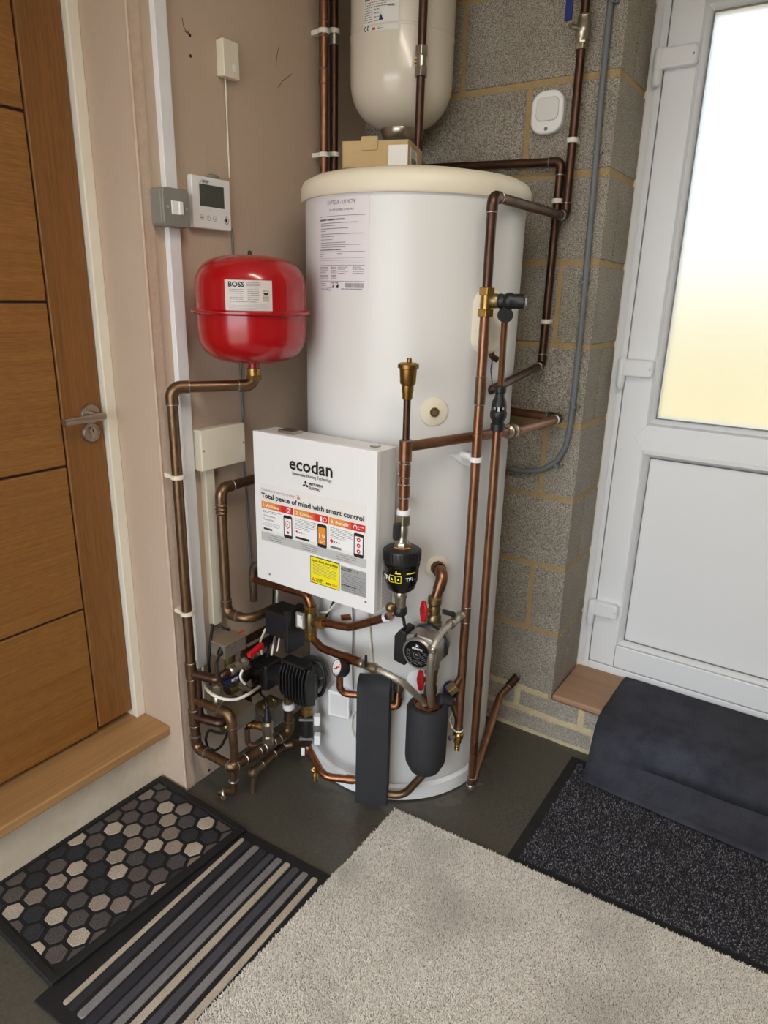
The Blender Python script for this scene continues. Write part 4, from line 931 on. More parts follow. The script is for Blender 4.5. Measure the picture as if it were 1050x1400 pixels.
# ================================================================== AIR VENT, FILTER AND THEIR PIPE
rc_ = V3((RIGHT[0], RIGHT[1], 0)).normalized(); fc = V3((FWD[0], FWD[1], 0)).normalized()      # across / away, as seen from the doorway
def zA_(v, u=555): return VZ(AV, u, v)
av = thing('air_vent', 'bronze automatic air vent standing on the copper pipe in front of the cylinder', 'air vent')
z = zA_
MB().lathe([(.0105, z(546)), (.0115, z(544)), (.0115, z(538)), (.0135, z(534)), (.0135, z(527)), (.0175, z(524)), (.019, z(508)), (.0195, z(504)), (.0235, z(503)), (.0235, z(498)), (.019, z(496)), (.004, z(495))], (AV.x, AV.y, 0), (0, 0, 1), 24).build('float_body', 'bronze', av)
MB().lathe([(.004, z(496)), (.0055, z(495)), (.0055, z(491)), (.004, z(489)), (0, z(489))], (AV.x+.002, AV.y, 0), (0, 0, 1), 12).build('vent_cap', 'bronze', av)
ap = pipe('air_vent_pipe', 'stained vertical copper pipe below the bronze air vent', [XY(AV, z(546)), XY(AV, z(704))], .0082, 'copper_dark')
MB().cyl(XY(AV, z(700)), XY(AV, z(628)), .0115, n=16).build('lower_pipe', 'copper', ap)
collar(ap, XY(AV, z(630)), XY(AV, z(602)), .0150, 'copper', 'tee')
for v0, v1 in ((652, 634), (680, 662)): collar(ap, XY(AV, z(v0)), XY(AV, z(v1)), .0134, 'copper')
for v in (648, 663): MB().ball(XY(AV, z(v))-rc_*.014, .0035).build('solder_blob', 'solder', ap)
clip(ap, XY(AV, z(700)), (0, 0, 1), .0122, -radial(AV), 'white_plastic', .013, .112)
# filter
mf = thing('magnetic_filter', 'black magnetic filter pot with ribbed screw cap', 'filter')
zc0, zc1 = z(766), z(747); zb_ = z(806); FR = .0445
prof = [(FR*.80, zc0-.004), (FR*.97, zc0-.002), (FR, zc0+.004), (FR, zc1-.012), (FR*.95, zc1-.005), (FR*.5, zc1), (0, zc1)]
MB().lathe(prof, (AV.x, AV.y, 0), (0, 0, 1), 40).build('screw_cap', 'black_plastic', mf)
for k in range(28):
    a = 2*math.pi*k/28; d = V3((math.cos(a), math.sin(a), 0))
    B(XY(AV, (zc0+zc1)/2-.002)+d*(FR+.0005), (.003, .004, (zc1-zc0)*.62), (d, V3((-d.y, d.x, 0)), V3((0, 0, 1)))).build('grip_rib', 'black_plastic', mf)
MB().lathe([(.014, zb_-.004), (.026, zb_), (.034, zb_+.008), (.0405, zb_+.03), (.0425, zc0-.012), (.044, zc0-.010), (.044, zc0-.003)], (AV.x, AV.y, 0), (0, 0, 1), 40).build('pot', 'black_gloss', mf)
dca = math.atan2(CAM[1]-AV.y, CAM[0]-AV.x)
s = Sheet(cyl_fn((AV.x, AV.y), .0425, dca, zb_+.03), mf)
hgt = zc0-.012-zb_-.03
s.text('TF1', .010, hgt*.24, .0135, 'ink_white', h=.0012, bold=.02); s.text('OMEGA', .0285, hgt*.26, .006, 'ink_grey', h=.0012, width=.010); s.rect(.012, hgt*.76, .034, hgt*.85, 'yellow_label', h=.0012, nu=4)
for k in (0, 1):
    u0 = -.030+.016*k
    for (a, b, c, d_) in ((0, 0, .014, .0012), (0, .017, .014, .0182), (0, 0, .0012, .018), (.0128, 0, .014, .018)): s.rect(u0+a, hgt*.12+b, u0+c, hgt*.12+d_, 'yellow_label', nu=2)
    s.poly([(u0+.004, hgt*.12+.006), (u0+.010, hgt*.12+.006), (u0+.007, hgt*.12+.013)], 'yellow_label')
s.rect(-.016, hgt*.78, -.002, hgt*.86, 'yellow_label', nu=2); s.rect(-.014, hgt*.86, -.011, hgt*1.02, 'yellow_label'); s.text('TF1', -.052, hgt*.2, .016, 'ink_white', h=.0012, bold=.02)
s.done()
tp = Sheet(plane_fn(XY(AV, zc1-.001), rc_, fc), mf)
for sg, a0_, a1_ in ((0, 200, 330), (1, 20, 70)): tp.ring(0, 0, .0235, .006, 'orange_ink', h=.0014, a0=a0_, a1=a1_)
tp.done()
fv = thing('filter_valve', 'nickel isolating valve with black handle on top of the black filter', 'valve')
hexnut(MB(), XY(AV, z(717)), XY(AV, z(704)), .018).build('compression_nut', 'nickel', fv, bevel=.0015)
MB().lathe([(.012, z(745)), (.016, z(741)), (.012, z(737)), (.0135, z(730)), (.0135, z(720)), (.011, z(716))], (AV.x, AV.y, 0), (0, 0, 1), 18).build('valve_body', 'nickel', fv)
MB().lathe([(.018, z(748)), (.020, z(745)), (.018, z(741))], (AV.x, AV.y, 0), (0, 0, 1), 8).build('union_nut', 'nickel', fv)
hpz = XY(AV, z(724))-rc_*.012-fc*.014
MB().prism(rrect(.016, .042, .006), hpz-rc_*.004, rc_, (0, 0, 1), .008).build('handle', 'black_plastic', fv, bevel=.003)
fo = thing('filter_outlet_valve', 'nickel outlet valve with black collar below the black filter pot', 'valve')
MB().lathe([(.011, z(836)), (.0135, z(832)), (.0135, z(818)), (.016, z(816)), (.016, z(810)), (.012, z(806))], (AV.x, AV.y, 0), (0, 0, 1), 18).build('valve_body', 'nickel', fo)
MB().lathe([(.014, z(841)), (.018, z(838)), (.018, z(832)), (.014, z(829))], (AV.x, AV.y, 0), (0, 0, 1), 12).build('collar', 'black_plastic', fo)
MB().ball(XY(AV, z(832))-rc_*.024+V3((0, 0, .002)), .013).build('elbow', 'brass_dull', fo)
# pipe to three-port valve
V3P = PY(425, 850, -.625)
q1 = PY(536, 842, -.622); q2 = PY(478, 858, -.622); q3 = PY(452, 853, -.622)
fpz = pipe('filter_return_pipe', 'bright bent copper pipe under the control box from filter to diverter valve', [XY(AV, z(834))-rc_*.022, q1, q2, q3, V3P+(q3-V3P).normalized()*.036], .0112, 'copper_bright', fr=.06)
MB().lathe([(.0114, -.010), (.0128, -.010), (.0128, .010), (.0114, .010)], q1*.9+q2*.1, (q2-q1), 16).build('paper_tag', 'white_plastic', fpz)
# ------------------------------------------------------------------ diverter valve
dvv = thing('diverter_valve', 'brass three-port diverter valve with black actuator under the control box', 'valve')
MB().lathe([(.011, -.046), (.011, -.036), (.014, -.034), (.0175, -.020), (.0175, .020), (.014, .034), (.011, .036), (.011, .046)], V3P, (0, 0, 1), 20).build('valve_body', 'brass_dull', dvv)
for a_, b_ in ((.030, .050), (-.050, -.030)): hexnut(MB(), V3P+V3((0, 0, a_)), V3P+V3((0, 0, b_)), .0185).build('compression_nut', 'brass', dvv, bevel=.0015)
dq = (q3-V3P).normalized()
MB().lathe([(.014, 0), (.016, .020), (.0125, .022), (.0125, .030)], V3P, dq, 18).build('side_port', 'brass_dull', dvv)
hexnut(MB(), V3P+dq*.028, V3P+dq*.048, .0185).build('compression_nut', 'brass', dvv, bevel=.0015)
pc = PY(388, 848, -.640)
B(pc, (.078, .075, .076)).build('actuator_box', 'black_plastic', dvv, bevel=.005)
B(pc+V3((.043, -.006, -.01)), (.016, .07, .13)).build('actuator_plate', 'black_plastic', dvv, bevel=.003)
pl_ = PY(411, 848, -.652)
pt_ = B(pl_, (.030, .010, .048)).build('body_plate', 'grey_metal_clad', dvv, bevel=.003)
B(pl_+V3((.002, -.0056, 0)), (.018, .001, .034)).build('paper_label', 'paper', pt_); 
for k in range(4): B(pl_+V3((.008, -.0064, .011-.008*k)), (.003, .0006, .004)).build('print', 'ink', pt_, kind='stuff') if k == 0 else None
# up to the tee stub
u0 = PY(424, 815, -.625)
tt = pipe('diverter_feed_pipe', 'copper pipe bending out from under the control box down into the diverter valve', [(s0.x, py_, s0.z-.006), (V3P.x, V3P.y, u0.z+.004), (V3P.x, V3P.y, V3P.z+.045)], .0118, 'copper_bright', fr=.03)
# lower branch to the gauge
g1 = PY(440, 886, -.640); g2 = PY(493, 906, -.665)
gp = pipe('filling_pipe', 'copper pipe sloping from the diverter valve past the pressure gauge', [(V3P.x, V3P.y, V3P.z-.045), (V3P.x, V3P.y, g1.z+.012), g1, g2], .0112, 'copper_bright', fr=.03)
dg = (g2-g1).normalized()
collar(gp, g2-dg*.060, g2-dg*.004, .0135, 'copper_bright', 'tee', ring=False)
# gauge
pg = PY(461, 913, -.690)
gn = (V3((CAM[0], CAM[1], CAM[2]))-pg).normalized()*.75+V3((-.75, -.25, -.05)); gn.normalize()
ga = thing('pressure_gauge', 'small round pressure gauge with white dial and black case', 'gauge')
MB().lathe([(.008, -.034), (.020, -.028), (.0235, -.022), (.0235, .0), (.0225, .002), (.0215, .002), (.0215, 0), (0, 0)], pg, gn, 32).build('case', 'black_plastic', ga)
MB().cyl(pg-gn*.03, g1.lerp(g2, .55), .008, n=12).build('stem', 'brass', ga)
gx, gy, gz = basis(gn); s = Sheet(lambda u, v, h: pg+gy*u+gx*v+gn*(h+.0005), ga, 'dial')
s.base = None; s.disc(0, 0, .0213, 'paper', h=.0002, n=28)
s.ring(0, 0, .0205, .002, 'dark_blue', h=.0006, a0=150, a1=290); s.ring(0, 0, .0205, .002, 'red_ink', h=.0006, a0=100, a1=150)
s.poly([(-.011, .008), (-.009, .011), (.007, -.006), (.005, -.008)], 'red_ink', h=.0009); s.disc(0, 0, .004, 'red_ink', h=.0012); s.poly([(.004, -.002), (.011, -.007), (.010, -.009), (.002, -.004)], 'ink', h=.0009)
for a in range(120, 430, 30): s.disc(.015*math.cos(math.radians(a)), .015*math.sin(math.radians(a)), .0011, 'ink', h=.0007, n=6)
s.done()
# ------------------------------------------------------------------ heat exchanger and volumiser
wd = V3((.885, .466, 0)).normalized(); nd = V3((wd.y, -wd.x, 0))      # width and outward directions
hb0 = PZ(507, 1100, .035); hxw, hxd, hxt = .090, .054, PK(513, 938, .076).z
hc = V3((hb0.x, hb0.y, 0))-nd*(hxd/2)
pH = thing('plate_heat_exchanger', 'tall black foam-wrapped heat exchanger block in front of the cylinder foot', 'heat exchanger')
poly = [(-hxd/2, .035), (hxd/2, .035), (hxd/2, hxt-.030), (hxd/2-.008, hxt-.012), (hxd/2-.024, hxt), (-hxd/2, hxt)]
MB().prism(poly, hc-wd*(hxw/2), nd, (0, 0, 1), -hxw).build('foam_jacket', 'black_foam', pH, bevel=.003)
MB().prism([(-hxd/2-.001, .06), (-hxd/2+.010, .06), (-hxd/2+.010, hxt-.04), (-hxd/2-.001, hxt-.04)], hc+wd*(hxw/2+.0005), nd, (0, 0, 1), .0015).build('jacket_seam', 'black_rubber', pH)
# pipe from the gauge tee down into it
h1 = PY(470, 944, 0) ; ht = hc-wd*(hxw/2)
zh1 = VZ(ht, 488, 950); d1_ = ht-wd*.050
pipe('exchanger_inlet_pipe', 'bright copper bend from the gauge tee into the top of the black exchanger', [g1.lerp(g2, .62), V3((d1_.x, d1_.y, VZ(d1_, 467, 922))), V3((d1_.x, d1_.y, zh1)), V3((ht.x, ht.y, zh1))+wd*.012], .0095, 'copper_bright', fr=.024)
VO = PK(583, 1000, .062); VO = V3((VO.x, VO.y, 0)); VOR = .0565
zt_v = VZ(VO, 584, 962); zb_v = VZ(VO, 582, 1052)
vo = thing('insulated_buffer_vessel', 'black foam-jacketed copper buffer vessel beside the exchanger block', 'vessel')
MB().lathe([(.0, zb_v), (.020, zb_v), (.042, zb_v+.008), (VOR-.002, zb_v+.034), (VOR, zb_v+.05), (VOR, zt_v-.012), (VOR-.006, zt_v-.001), (.040, zt_v), (.038, zt_v-.006), (0, zt_v-.008)], (VO.x, VO.y, 0), (0, 0, 1), 40).build('foam_jacket', 'black_foam', vo)
MB().lathe([(0, zt_v-.012), (.036, zt_v-.012), (.0375, zt_v+.0015), (.0355, zt_v+.0015), (.033, zt_v-.006), (0, zt_v-.008)], (VO.x, VO.y, 0), (0, 0, 1), 36).build('copper_cap', 'copper_bright', vo)
# bottom pipe exchanger -> vessel
hr = hc+wd*(hxw/2); zr1 = VZ(hr, 535, 1086)
pipe('exchanger_outlet_pipe', 'dull copper bend from the exchanger foot up into the black vessel', [V3((hr.x, hr.y, zr1))-wd*.01, V3((hr.x, hr.y, zr1))+wd*.045, XY(VO, zb_v-.012), XY(VO, zb_v+.010)], .0112, 'copper_aged', fr={1: .05, 2: .02, -1: .03})
# top right pipe from exchanger
zr2 = VZ(hr, 537, 968); e_ = V3((hr.x, hr.y, zr2))-nd*.010
k1 = e_+wd*.0185
pipe('exchanger_return_pipe', 'bright copper elbow from the exchanger top up behind the braided hose', [e_-wd*.012, k1, k1+V3((0, 0, .050))-nd*.012], .0105, 'copper_bright', fr=.012, elbows=(1,), ring=False)
un = tag(hexnut(MB(), k1+V3((0, 0, .044))-nd*.011, k1+V3((0, 0, .074))-nd*.011, .0165).build('hose_union', 'nickel', bevel=.0015), 'nickel union nut on the bright copper elbow behind the braided hose', 'union')
# ------------------------------------------------------------------ lower isolating valve stack and its pipe to the exchanger
VS = PY(420, 990, -.632); vs_ = V3((VS.x, VS.y, 0)); zz_ = lambda v, u=420: VZ(vs_, u, v)
zl = VZ(hc-wd*.05, 484, 1066); lft = V3((hc.x, hc.y, zl))-wd*(hxw/2)
m1 = PZ(443, 1062, zl)
ip = pipe('exchanger_supply_pipe', 'bright copper pipe bending from the isolating valve down to the exchanger foot', [XY(vs_, zz_(1012)), XY(vs_, zz_(1022)), V3((m1.x, m1.y, zl)), lft+wd*.01], .0112, 'copper_bright', fr={1: .02, 2: .05, -1: .03})
collar(ip, lft-wd*.030, lft-wd*.008, .0132, 'copper_bright', 'coupling', ring=False)
iv = thing('isolating_valve', 'black and grey isolating valve with white clips below the finned pump', 'valve')
MB().lathe([(.011, zz_(1018)), (.015, zz_(1014)), (.0175, zz_(1008)), (.0175, zz_(980)), (.015, zz_(976))], (vs_.x, vs_.y, 0), (0, 0, 1), 16).build('valve_body', 'black_plastic', iv)
for v in (980, 1006):
    B(XY(vs_, zz_(v))-fc*.012, (.044, .014, .007), (rc_, fc, V3((0, 0, 1)))).build('clamp_bar', 'cast_alloy', iv, bevel=.001)
    B(XY(vs_, zz_(v)-.004)+rc_*.030-fc*.006, (.018, .022, .030), (rc_, fc, V3((0, 0, 1)))).build('white_clip', 'white_plastic', iv, bevel=.002)
for v0, v1, r_ in ((976, 968, .016), (967, 958, .0185), (957, 948, .015)): MB().cyl(XY(vs_, zz_(v0)), XY(vs_, zz_(v1)), r_, n=10).build('brass_union', 'brass', iv, bevel=.001)
B(XY(vs_, zz_(1024))-rc_*.012-fc*.012, (.010, .002, .026), (rc_, fc, V3((0, 0, 1)))).build('tag', 'white_plastic', iv)
dk = PZ(431, 1060, .075)
cock = thing('drain_cock', 'short brass drain cock hanging beside the bent copper supply pipe', 'valve')
MB().lathe([(.006, -.020), (.0085, -.017), (.0085, .006), (.006, .010), (.006, .016)], dk, (0, 0, 1), 14).build('cock_body', 'brass', cock)
jo = (XY(vs_, zz_(1022))*.38+V3((m1.x, m1.y, zl))*.62)
MB().tube([dk+V3((0, 0, .012)), dk+V3((-.008, -.002, .018)), jo], .0055, 8).build('cock_stem', 'brass', cock)

# ================================================================== FINNED PUMP
PC = PY(409, 928, -.662)
fpu = thing('circulation_pump', 'black circulation pump with vertical cooling fins under the diverter valve', 'pump')
MB().lathe([(.030, -.050), (.046, -.044), (.050, -.03), (.050, .012), (.046, .030), (.03, .036)], PC+V3((.006, .02, .0)), (0, -1, 0), 32).build('motor_body', 'black_plastic', fpu)
for k in range(9):
    x = -.050+.0118*k; hh = .140*math.sqrt(max(.2, 1-(x/.085)**2))
    MB().prism([(.0, -hh/2), (.030, -hh/2+.012), (.040, -hh*.2), (.040, hh*.25), (.028, hh/2-.006), (.0, hh/2)], PC+V3((x+.014, -.006, -.001)), (0, -1, 0), (0, 0, 1), -.0042).build('cooling_fin', 'black_plastic', fpu, bevel=.001)
B(PC+V3((.008, -.004, .0)), (.108, .05, .116)).build('motor_case', 'black_gloss', fpu, bevel=.02, seg=4)
B(PC+V3((.010, -.020, .066)), (.085, .04, .010)).build('top_cover', 'black_plastic', fpu, bevel=.004)
PE = PY(362, 917, -.660)
eb = B(PE+V3((.006, .0, 0)), (.066, .070, .084)).build('electronics_box', 'black_plastic', fpu, bevel=.008)
B(PE+V3((.002, -.037, .002)), (.040, .006, .055)).build('front_lid', 'black_gloss', eb, bevel=.003)
MB().cyl(PE+V3((.03, 0, 0)), PC, .03, n=16).build('junction', 'black_plastic', fpu)
MB().cyl(PC+V3((.045, .03, .015)), XY(vs_, zz_(950)), .016, n=14).build('outlet', 'brass_dull', fpu)
MB().cyl(PC+V3((-.01, .02, -.02)), V3((.203, -.637, .300)), .016, n=14).build('inlet', 'copper_dark', fpu)
bigh = [PC+V3((.02, .02, .045)), PC+V3((.045, .03, .06)), PC+V3((.066, .03, .04)), PC+V3((.070, .03, -.005)), PC+V3((.058, .03, -.05)), XY(vs_, zz_(950))]
tag(MB().tube(fillet(bigh, .05), .006, 8).build('power_cable', 'black_cable'), 'thick black cable curving round the finned pump beside the cylinder', 'cable')

# ================================================================== LOW MANIFOLD ON THE LEFT
MX = .186
mE = V3((.203, -.637, .152))
mf_ = pipe('manifold_pipe', 'aged copper manifold pipe low along the floor rising into the finned pump', [(MX-.012, LYr, LZb), (MX, LYr, LZb), (mE.x-.002, mE.y, mE.z), (mE.x, mE.y+.001, .305)], .0145, 'copper_aged', fr=.022, elbows=(1, 2))
dm = (mE-V3((MX, LYr, LZb))).normalized(); m0 = V3((MX, LYr, LZb))
for a_, b_ in ((.045, .095), (.115, .150)): collar(mf_, m0+dm*a_, m0+dm*b_, .0165, 'copper_aged', 'tee')
MB().lathe([(.0148, -.009), (.0185, -.009), (.0185, .009), (.0148, .009)], (mE.x, mE.y, .246), (0, 0, 1), 16).build('pipe_clip', 'white_plastic', mf_)
# lower return pipe
l0 = PZ(348, 1054, .075); l1 = PZ(388, 1019, .085); l2 = PZ(410, 1014, .10)
lw_ = pipe('low_return_pipe', 'copper pipe running just above the floor beneath the manifold pipe', [l0, l1, V3((l1.x+.03, l1.y+.02, .092)), XY(vs_, zz_(1013))], .0118, 'copper_aged', fr=.02)
dl_ = (l1-l0).normalized(); collar(lw_, l1-dl_*.045, l1-dl_*.005, .0138, 'copper_dark', 'coupling'); collar(lw_, l0, l0+dl_*.03, .0138, 'copper_green', 'coupling')
MB().ball(l0-dl_*.006, .016).build('elbow', 'copper_green', lw_); MB().cyl(l0-dl_*.004, V3((l0.x-.006, l0.y-.004, .0)), .0095, n=12).build('floor_tail', 'copper_green', lw_)
# drain below the manifold elbow
dr = thing('drain_cock', 'brass drain cock with open spout close to the floor by the plaster corner', 'valve')
p0 = m0+V3((-.004, .006, -.014)); p1 = V3((m0.x-.006, m0.y+.006, .070)); p2 = PZ(300, 1085, .028)
MB().tube(fillet([p0, p1, p1*.35+p2*.65], .012), .0105, 12).build('drain_pipe', 'copper_aged', dr)
MB().lathe([(.0128, -.003), (.0145, 0), (.0128, .003)], (p0+p1)/2, p1-p0, 14).build('solder_ring', 'solder', dr)
dd = (p2-p1).normalized(); MB().lathe([(.0115, 0), (.0145, .003), (.0145, .008), (.0115, .012)], p1*.5+p2*.5, dd, 14).build('solder_ring', 'solder', dr)
MB().lathe([(.008, 0), (.0095, .006), (.0095, .014), (.006, .018), (.006, .030), (.004, .034)], p1*.35+p2*.65, dd, 12).build('cock_body', 'brass', dr)
sp = p2+V3((.012, .004, -.004)); MB().lathe([(.0045, 0), (.0068, .002), (.0068, .018), (.0045, .018), (.0045, .004), (0, .004)], sp, (V3(CAM)-sp)*V3((1, 1, .6)), 14).build('spout', 'brass', dr)
# return elbow pipe into manifold corner
pe0 = PX(287, 972, .075); xv = .172
pv0 = PY(318, 990, LYr+.012)
ev_ = pipe('elbow_pipe', 'copper pipe with swept elbow dropping from the lower zone valve to the manifold corner', [(LXr+.004, LYr+.003, VZ((pv0.x, pv0.y), 312, 978)), (pv0.x-.004, pv0.y, VZ((pv0.x, pv0.y), 312, 978)), (pv0.x+.003, pv0.y, LZb)], .0122, 'copper_aged', fr=.024, elbows=(1,))
pst = PX(338, 1000, .14)
sb_ = pipe('copper_stub_pipe', 'short solder-streaked copper stub between the zone valve and manifold', [V3((.14, pst.y, VZ((.14, pst.y), 337, 996))), V3((.14, pst.y, LZb-.01)), V3((MX, pst.y+.012, LZb-.004))], .0082, 'copper_green', fr=.012)
# brass sensor valve on the manifold
sv0 = m0+dm*.132; zs_ = lambda v: VZ(sv0, 353, v)
sv_ = thing('sensor_valve', 'brass fitting with black plug and cable standing on the manifold pipe', 'valve')
MB().lathe([(.0135, LZb+.004), (.0135, zs_(1020)), (.016, zs_(1018)), (.016, zs_(1008)), (.012, zs_(1006)), (.0175, zs_(1002)), (.0175, zs_(990)), (.011, zs_(987))], (sv0.x, sv0.y, 0), (0, 0, 1), 14).build('fitting', 'nickel', sv_)
MB().lathe([(.012, zs_(988)), (.012, zs_(982)), (.009, zs_(980)), (.009, zs_(972)), (.006, zs_(969))], (sv0.x, sv0.y, 0), (0, 0, 1), 14).build('plug', 'black_plastic', sv_)
MB().cyl(XY(sv0, zs_(996)), XY(sv0, zs_(996))+V3((-.045, -.012, 0)), .012, n=12).build('side_port', 'brass', sv_)
MB().ball(XY(sv0, zs_(996))+V3((-.056, -.014, -.004)), .013).build('copper_bend', 'copper_bright', sv_)
tag(MB().tube(fillet([XY(sv0, zs_(970)), XY(sv0, zs_(960))+V3((0, 0, .006)), PY(353, 945, -.66), PE+V3((-.01, -.01, -.04))], .02), .003, 8).build('sensor_cable', 'black_cable'), 'thin black cable from the brass sensor fitting up to the finned pump', 'cable')

# zone valves with grey actuators
def zone(label, Xf, cFT, cFTr, cBT, vbot, zrun, Yrun0, lab2, hb_=1.0):
    t = thing('zone_valve', label, 'valve')
    a = PX(cFT[0], cFT[1], Xf); b = PX(cFTr[0], cFTr[1], Xf); xb = PY(cBT[0], cBT[1], a.y).x; zt = (a.z+b.z)/2; zb = PX(cFT[0], vbot, Xf).z
    xb = max(xb, .025)
    hbx = BM((xb, a.y, zb), (Xf, b.y, zt-.002)).build('actuator_body', 'actuator_grey', t, bevel=.002)
    BM((xb-.001, a.y-.001, zt-.004), (Xf+.001, b.y+.001, zt+.0015)).build('actuator_lid', 'actuator_brown', t, bevel=.002)
    ym = (a.y+b.y)/2; xm = (xb+Xf)/2
    MB().cyl((xm, ym, zb+.002), (xm, ym, zrun), .016, n=14).build('valve_neck', 'brass_dull', t)
    MB().lathe([(r_, h_b*hb_) for r_, h_b in ((.0135, -.050), (.017, -.046), (.017, -.03), (.015, -.026), (.019, 0), (.015, .026), (.017, .03), (.017, .046), (.0135, .050))], (xm, ym, zrun), (0, 1, 0), 10).build('valve_body', 'brass_dull', t)
    MB().cyl((Xf-.018, a.y+.008, zb+.03), (Xf-.012, a.y-.010, zb+.016), .008, n=10).build('cable_gland', 'black_plastic', t)
    return t, a, b, xb, zb, zt, xm, ym
z1t = zone('zone valve with grey steel actuator box just below the cream trunking', .150, (307, 884), (336, 869), (288, 874), 903, .400, -.853, '')
sh = Sheet(plane_fn((.150, z1t[1].y, z1t[4]), (0, 1, 0), (0, 0, 1)), z1t[0]); sh.text('zone', .052, .052, .014, 'red_ink', h=.0016) if False else None
sh.rect(.050, .056, .072, .062, 'red_ink', h=.0012); sh.disc(.026, .035, .006, 'cast_alloy', h=.0012); sh.done()
z2t = zone('zone valve with grey steel actuator box low beside the manifold pipe', .165, (321, 982), (349, 963), (293, 967), 1002, .240, -.853, '')
z3t = zone('zone valve with grey steel box at the wall end of the manifold pipe', .160, (362, 979), (391, 959), (340, 968), 1003, .225, -.853, '', .55)
def run(name, label, X0, zrun, Y0, Y1, r=.0135, m='copper_dark'):
    return pipe(name, label, [(LXr, LYr, zrun), (X0, LYr+.02, zrun), (X0, -.725, zrun), (.082, -.690, zrun), (.082, Y1, zrun)], r, m, fr=.015)
r1 = run('zone_pipe', 'dark copper zone pipe behind the upper grey actuator box', z1t[6], .400, -.85, -.52)
r2 = run('zone_pipe', 'dark copper zone pipe behind the lower grey actuator box', z2t[6], .262, -.85, -.56)
r3 = pipe('zone_pipe', 'fat brown copper pipe between the two grey actuator boxes', [PX(310, 944, .084), PX(361, 907, .084)], .0155, 'copper_dark')
# red lever valve
rl0 = PX(318, 908, .125); rl1 = PX(338, 890, .125)
rlv = thing('lever_valve', 'nickel ball valve with red lever beside the upper grey actuator', 'valve')
dl0 = V3((0, 1, 0)); zc_ = PX(325, 907, .159).z-.009
MB().lathe([(.012, 0), (.0155, .004), (.0155, .018), (.013, .022), (.0175, .034), (.013, .046), (.0155, .050), (.0155, .064), (.012, .068)], V3((.159, PX(312, 914, .159).y, zc_)), (0, 1, 0), 8).build('valve_body', 'nickel', rlv)
la = PX(340, 897, .172); lb = PX(359, 881, .172); ldir = (lb-la).normalized()
B((la+lb)/2, (.014, (lb-la).length, .016), (V3((1, 0, 0)), ldir, V3((1, 0, 0)).cross(ldir))).build('lever', 'red_lever', rlv, bevel=.003)
MB().cyl(V3((.159, rl1.y, zc_)), la+ldir*.006, .006, n=10).build('lever_stem', 'nickel', rlv)
MB().tube(fillet([V3((z1t[6]+.006, z1t[7]-.030, .404)), V3((.159, PX(312, 914, .159).y-.022, zc_)), V3((.159, PX(312, 914, .159).y-.004, zc_)), V3((.159, PX(312, 914, .159).y+.078, zc_)), V3((.078, PX(312, 915, .150).y+.120, zc_+.004)), V3((.078, -.52, zc_+.006))], .02), .0115, 12).build('pipe', 'copper_dark', rlv)
# blue lever valve
ba = PX(303, 936, .150); bb = PX(331, 919, .150); bd = (bb-ba).normalized(); bup = V3((1, 0, 0)).cross(bd)
blv = thing('lever_valve', 'ball valve with blue oval lever below the upper grey actuator', 'valve')
MB().prism(rrect((bb-ba).length, .018, .008), (ba+bb)/2, bd, bup, .008).build('lever', 'dark_blue', blv, bevel=.002)
s = Sheet(plane_fn(ba+V3((.0, 0, 0))+V3((1, 0, 0))*.0, bd, bup), blv); 
s = Sheet(lambda u, v, h: ba+bd*u+bup*v+bd.cross(bup)*(.008+h), blv, 'lever_print'); s.text('MMC', (bb-ba).length*.34, -.005, .012, 'ink_white', bold=.03) if False else s.rect((bb-ba).length*.36, -.004, (bb-ba).length*.66, .004, 'ink_white'); s.ring((bb-ba).length*.84, 0, .005, .0012, 'ink_white'); s.done()
ra_, rb_ = PX(310, 944, .084), PX(361, 907, .084); rd_ = (rb_-ra_).normalized(); rc0 = ra_+rd_*max(.032, ((ba+bb)/2-ra_).dot(rd_)+.02)
MB().lathe([(.0172, -.03), (.0205, -.025), (.0205, -.01), (.022, 0), (.0205, .01), (.0205, .025), (.0172, .03)], rc0, rd_, 10).build('valve_body', 'brass_dull', blv)
MB().tube(fillet([rc0, V3((.153, rc0.y, rc0.z+.004)), (ba+bb)/2+V3((.004, 0, 0))], .012), .006, 10).build('lever_stem', 'nickel', blv)
# small vertical drain fitting
vf = PX(296, 940, .112); fz = lambda v: VZ(vf, 297, v)
vfi = thing('lockshield_valve', 'small vertical nickel valve beside the copper riser tees', 'valve')
MB().lathe([(.009, fz(968)), (.009, fz(962)), (.013, fz(960)), (.013, fz(952)), (.010, fz(950)), (.014, fz(946)), (.014, fz(936)), (.009, fz(934)), (.006, min(fz(931), .384)), (.004, min(fz(930), .3855))], (vf.x, vf.y, 0), (0, 0, 1), 12).build('valve_body', 'nickel', vfi)
MB().cyl(XY(vf, fz(966)), XY(vf, VZ((pv0.x, pv0.y), 312, 978)), .0075, n=10).build('tail_pipe', 'copper_dark', vfi)
MB().cyl((.060, LYr+.006, .262), (.060, LYr+.006, .400), .0085, n=12).build('drop_pipe', 'copper_dark', vfi)
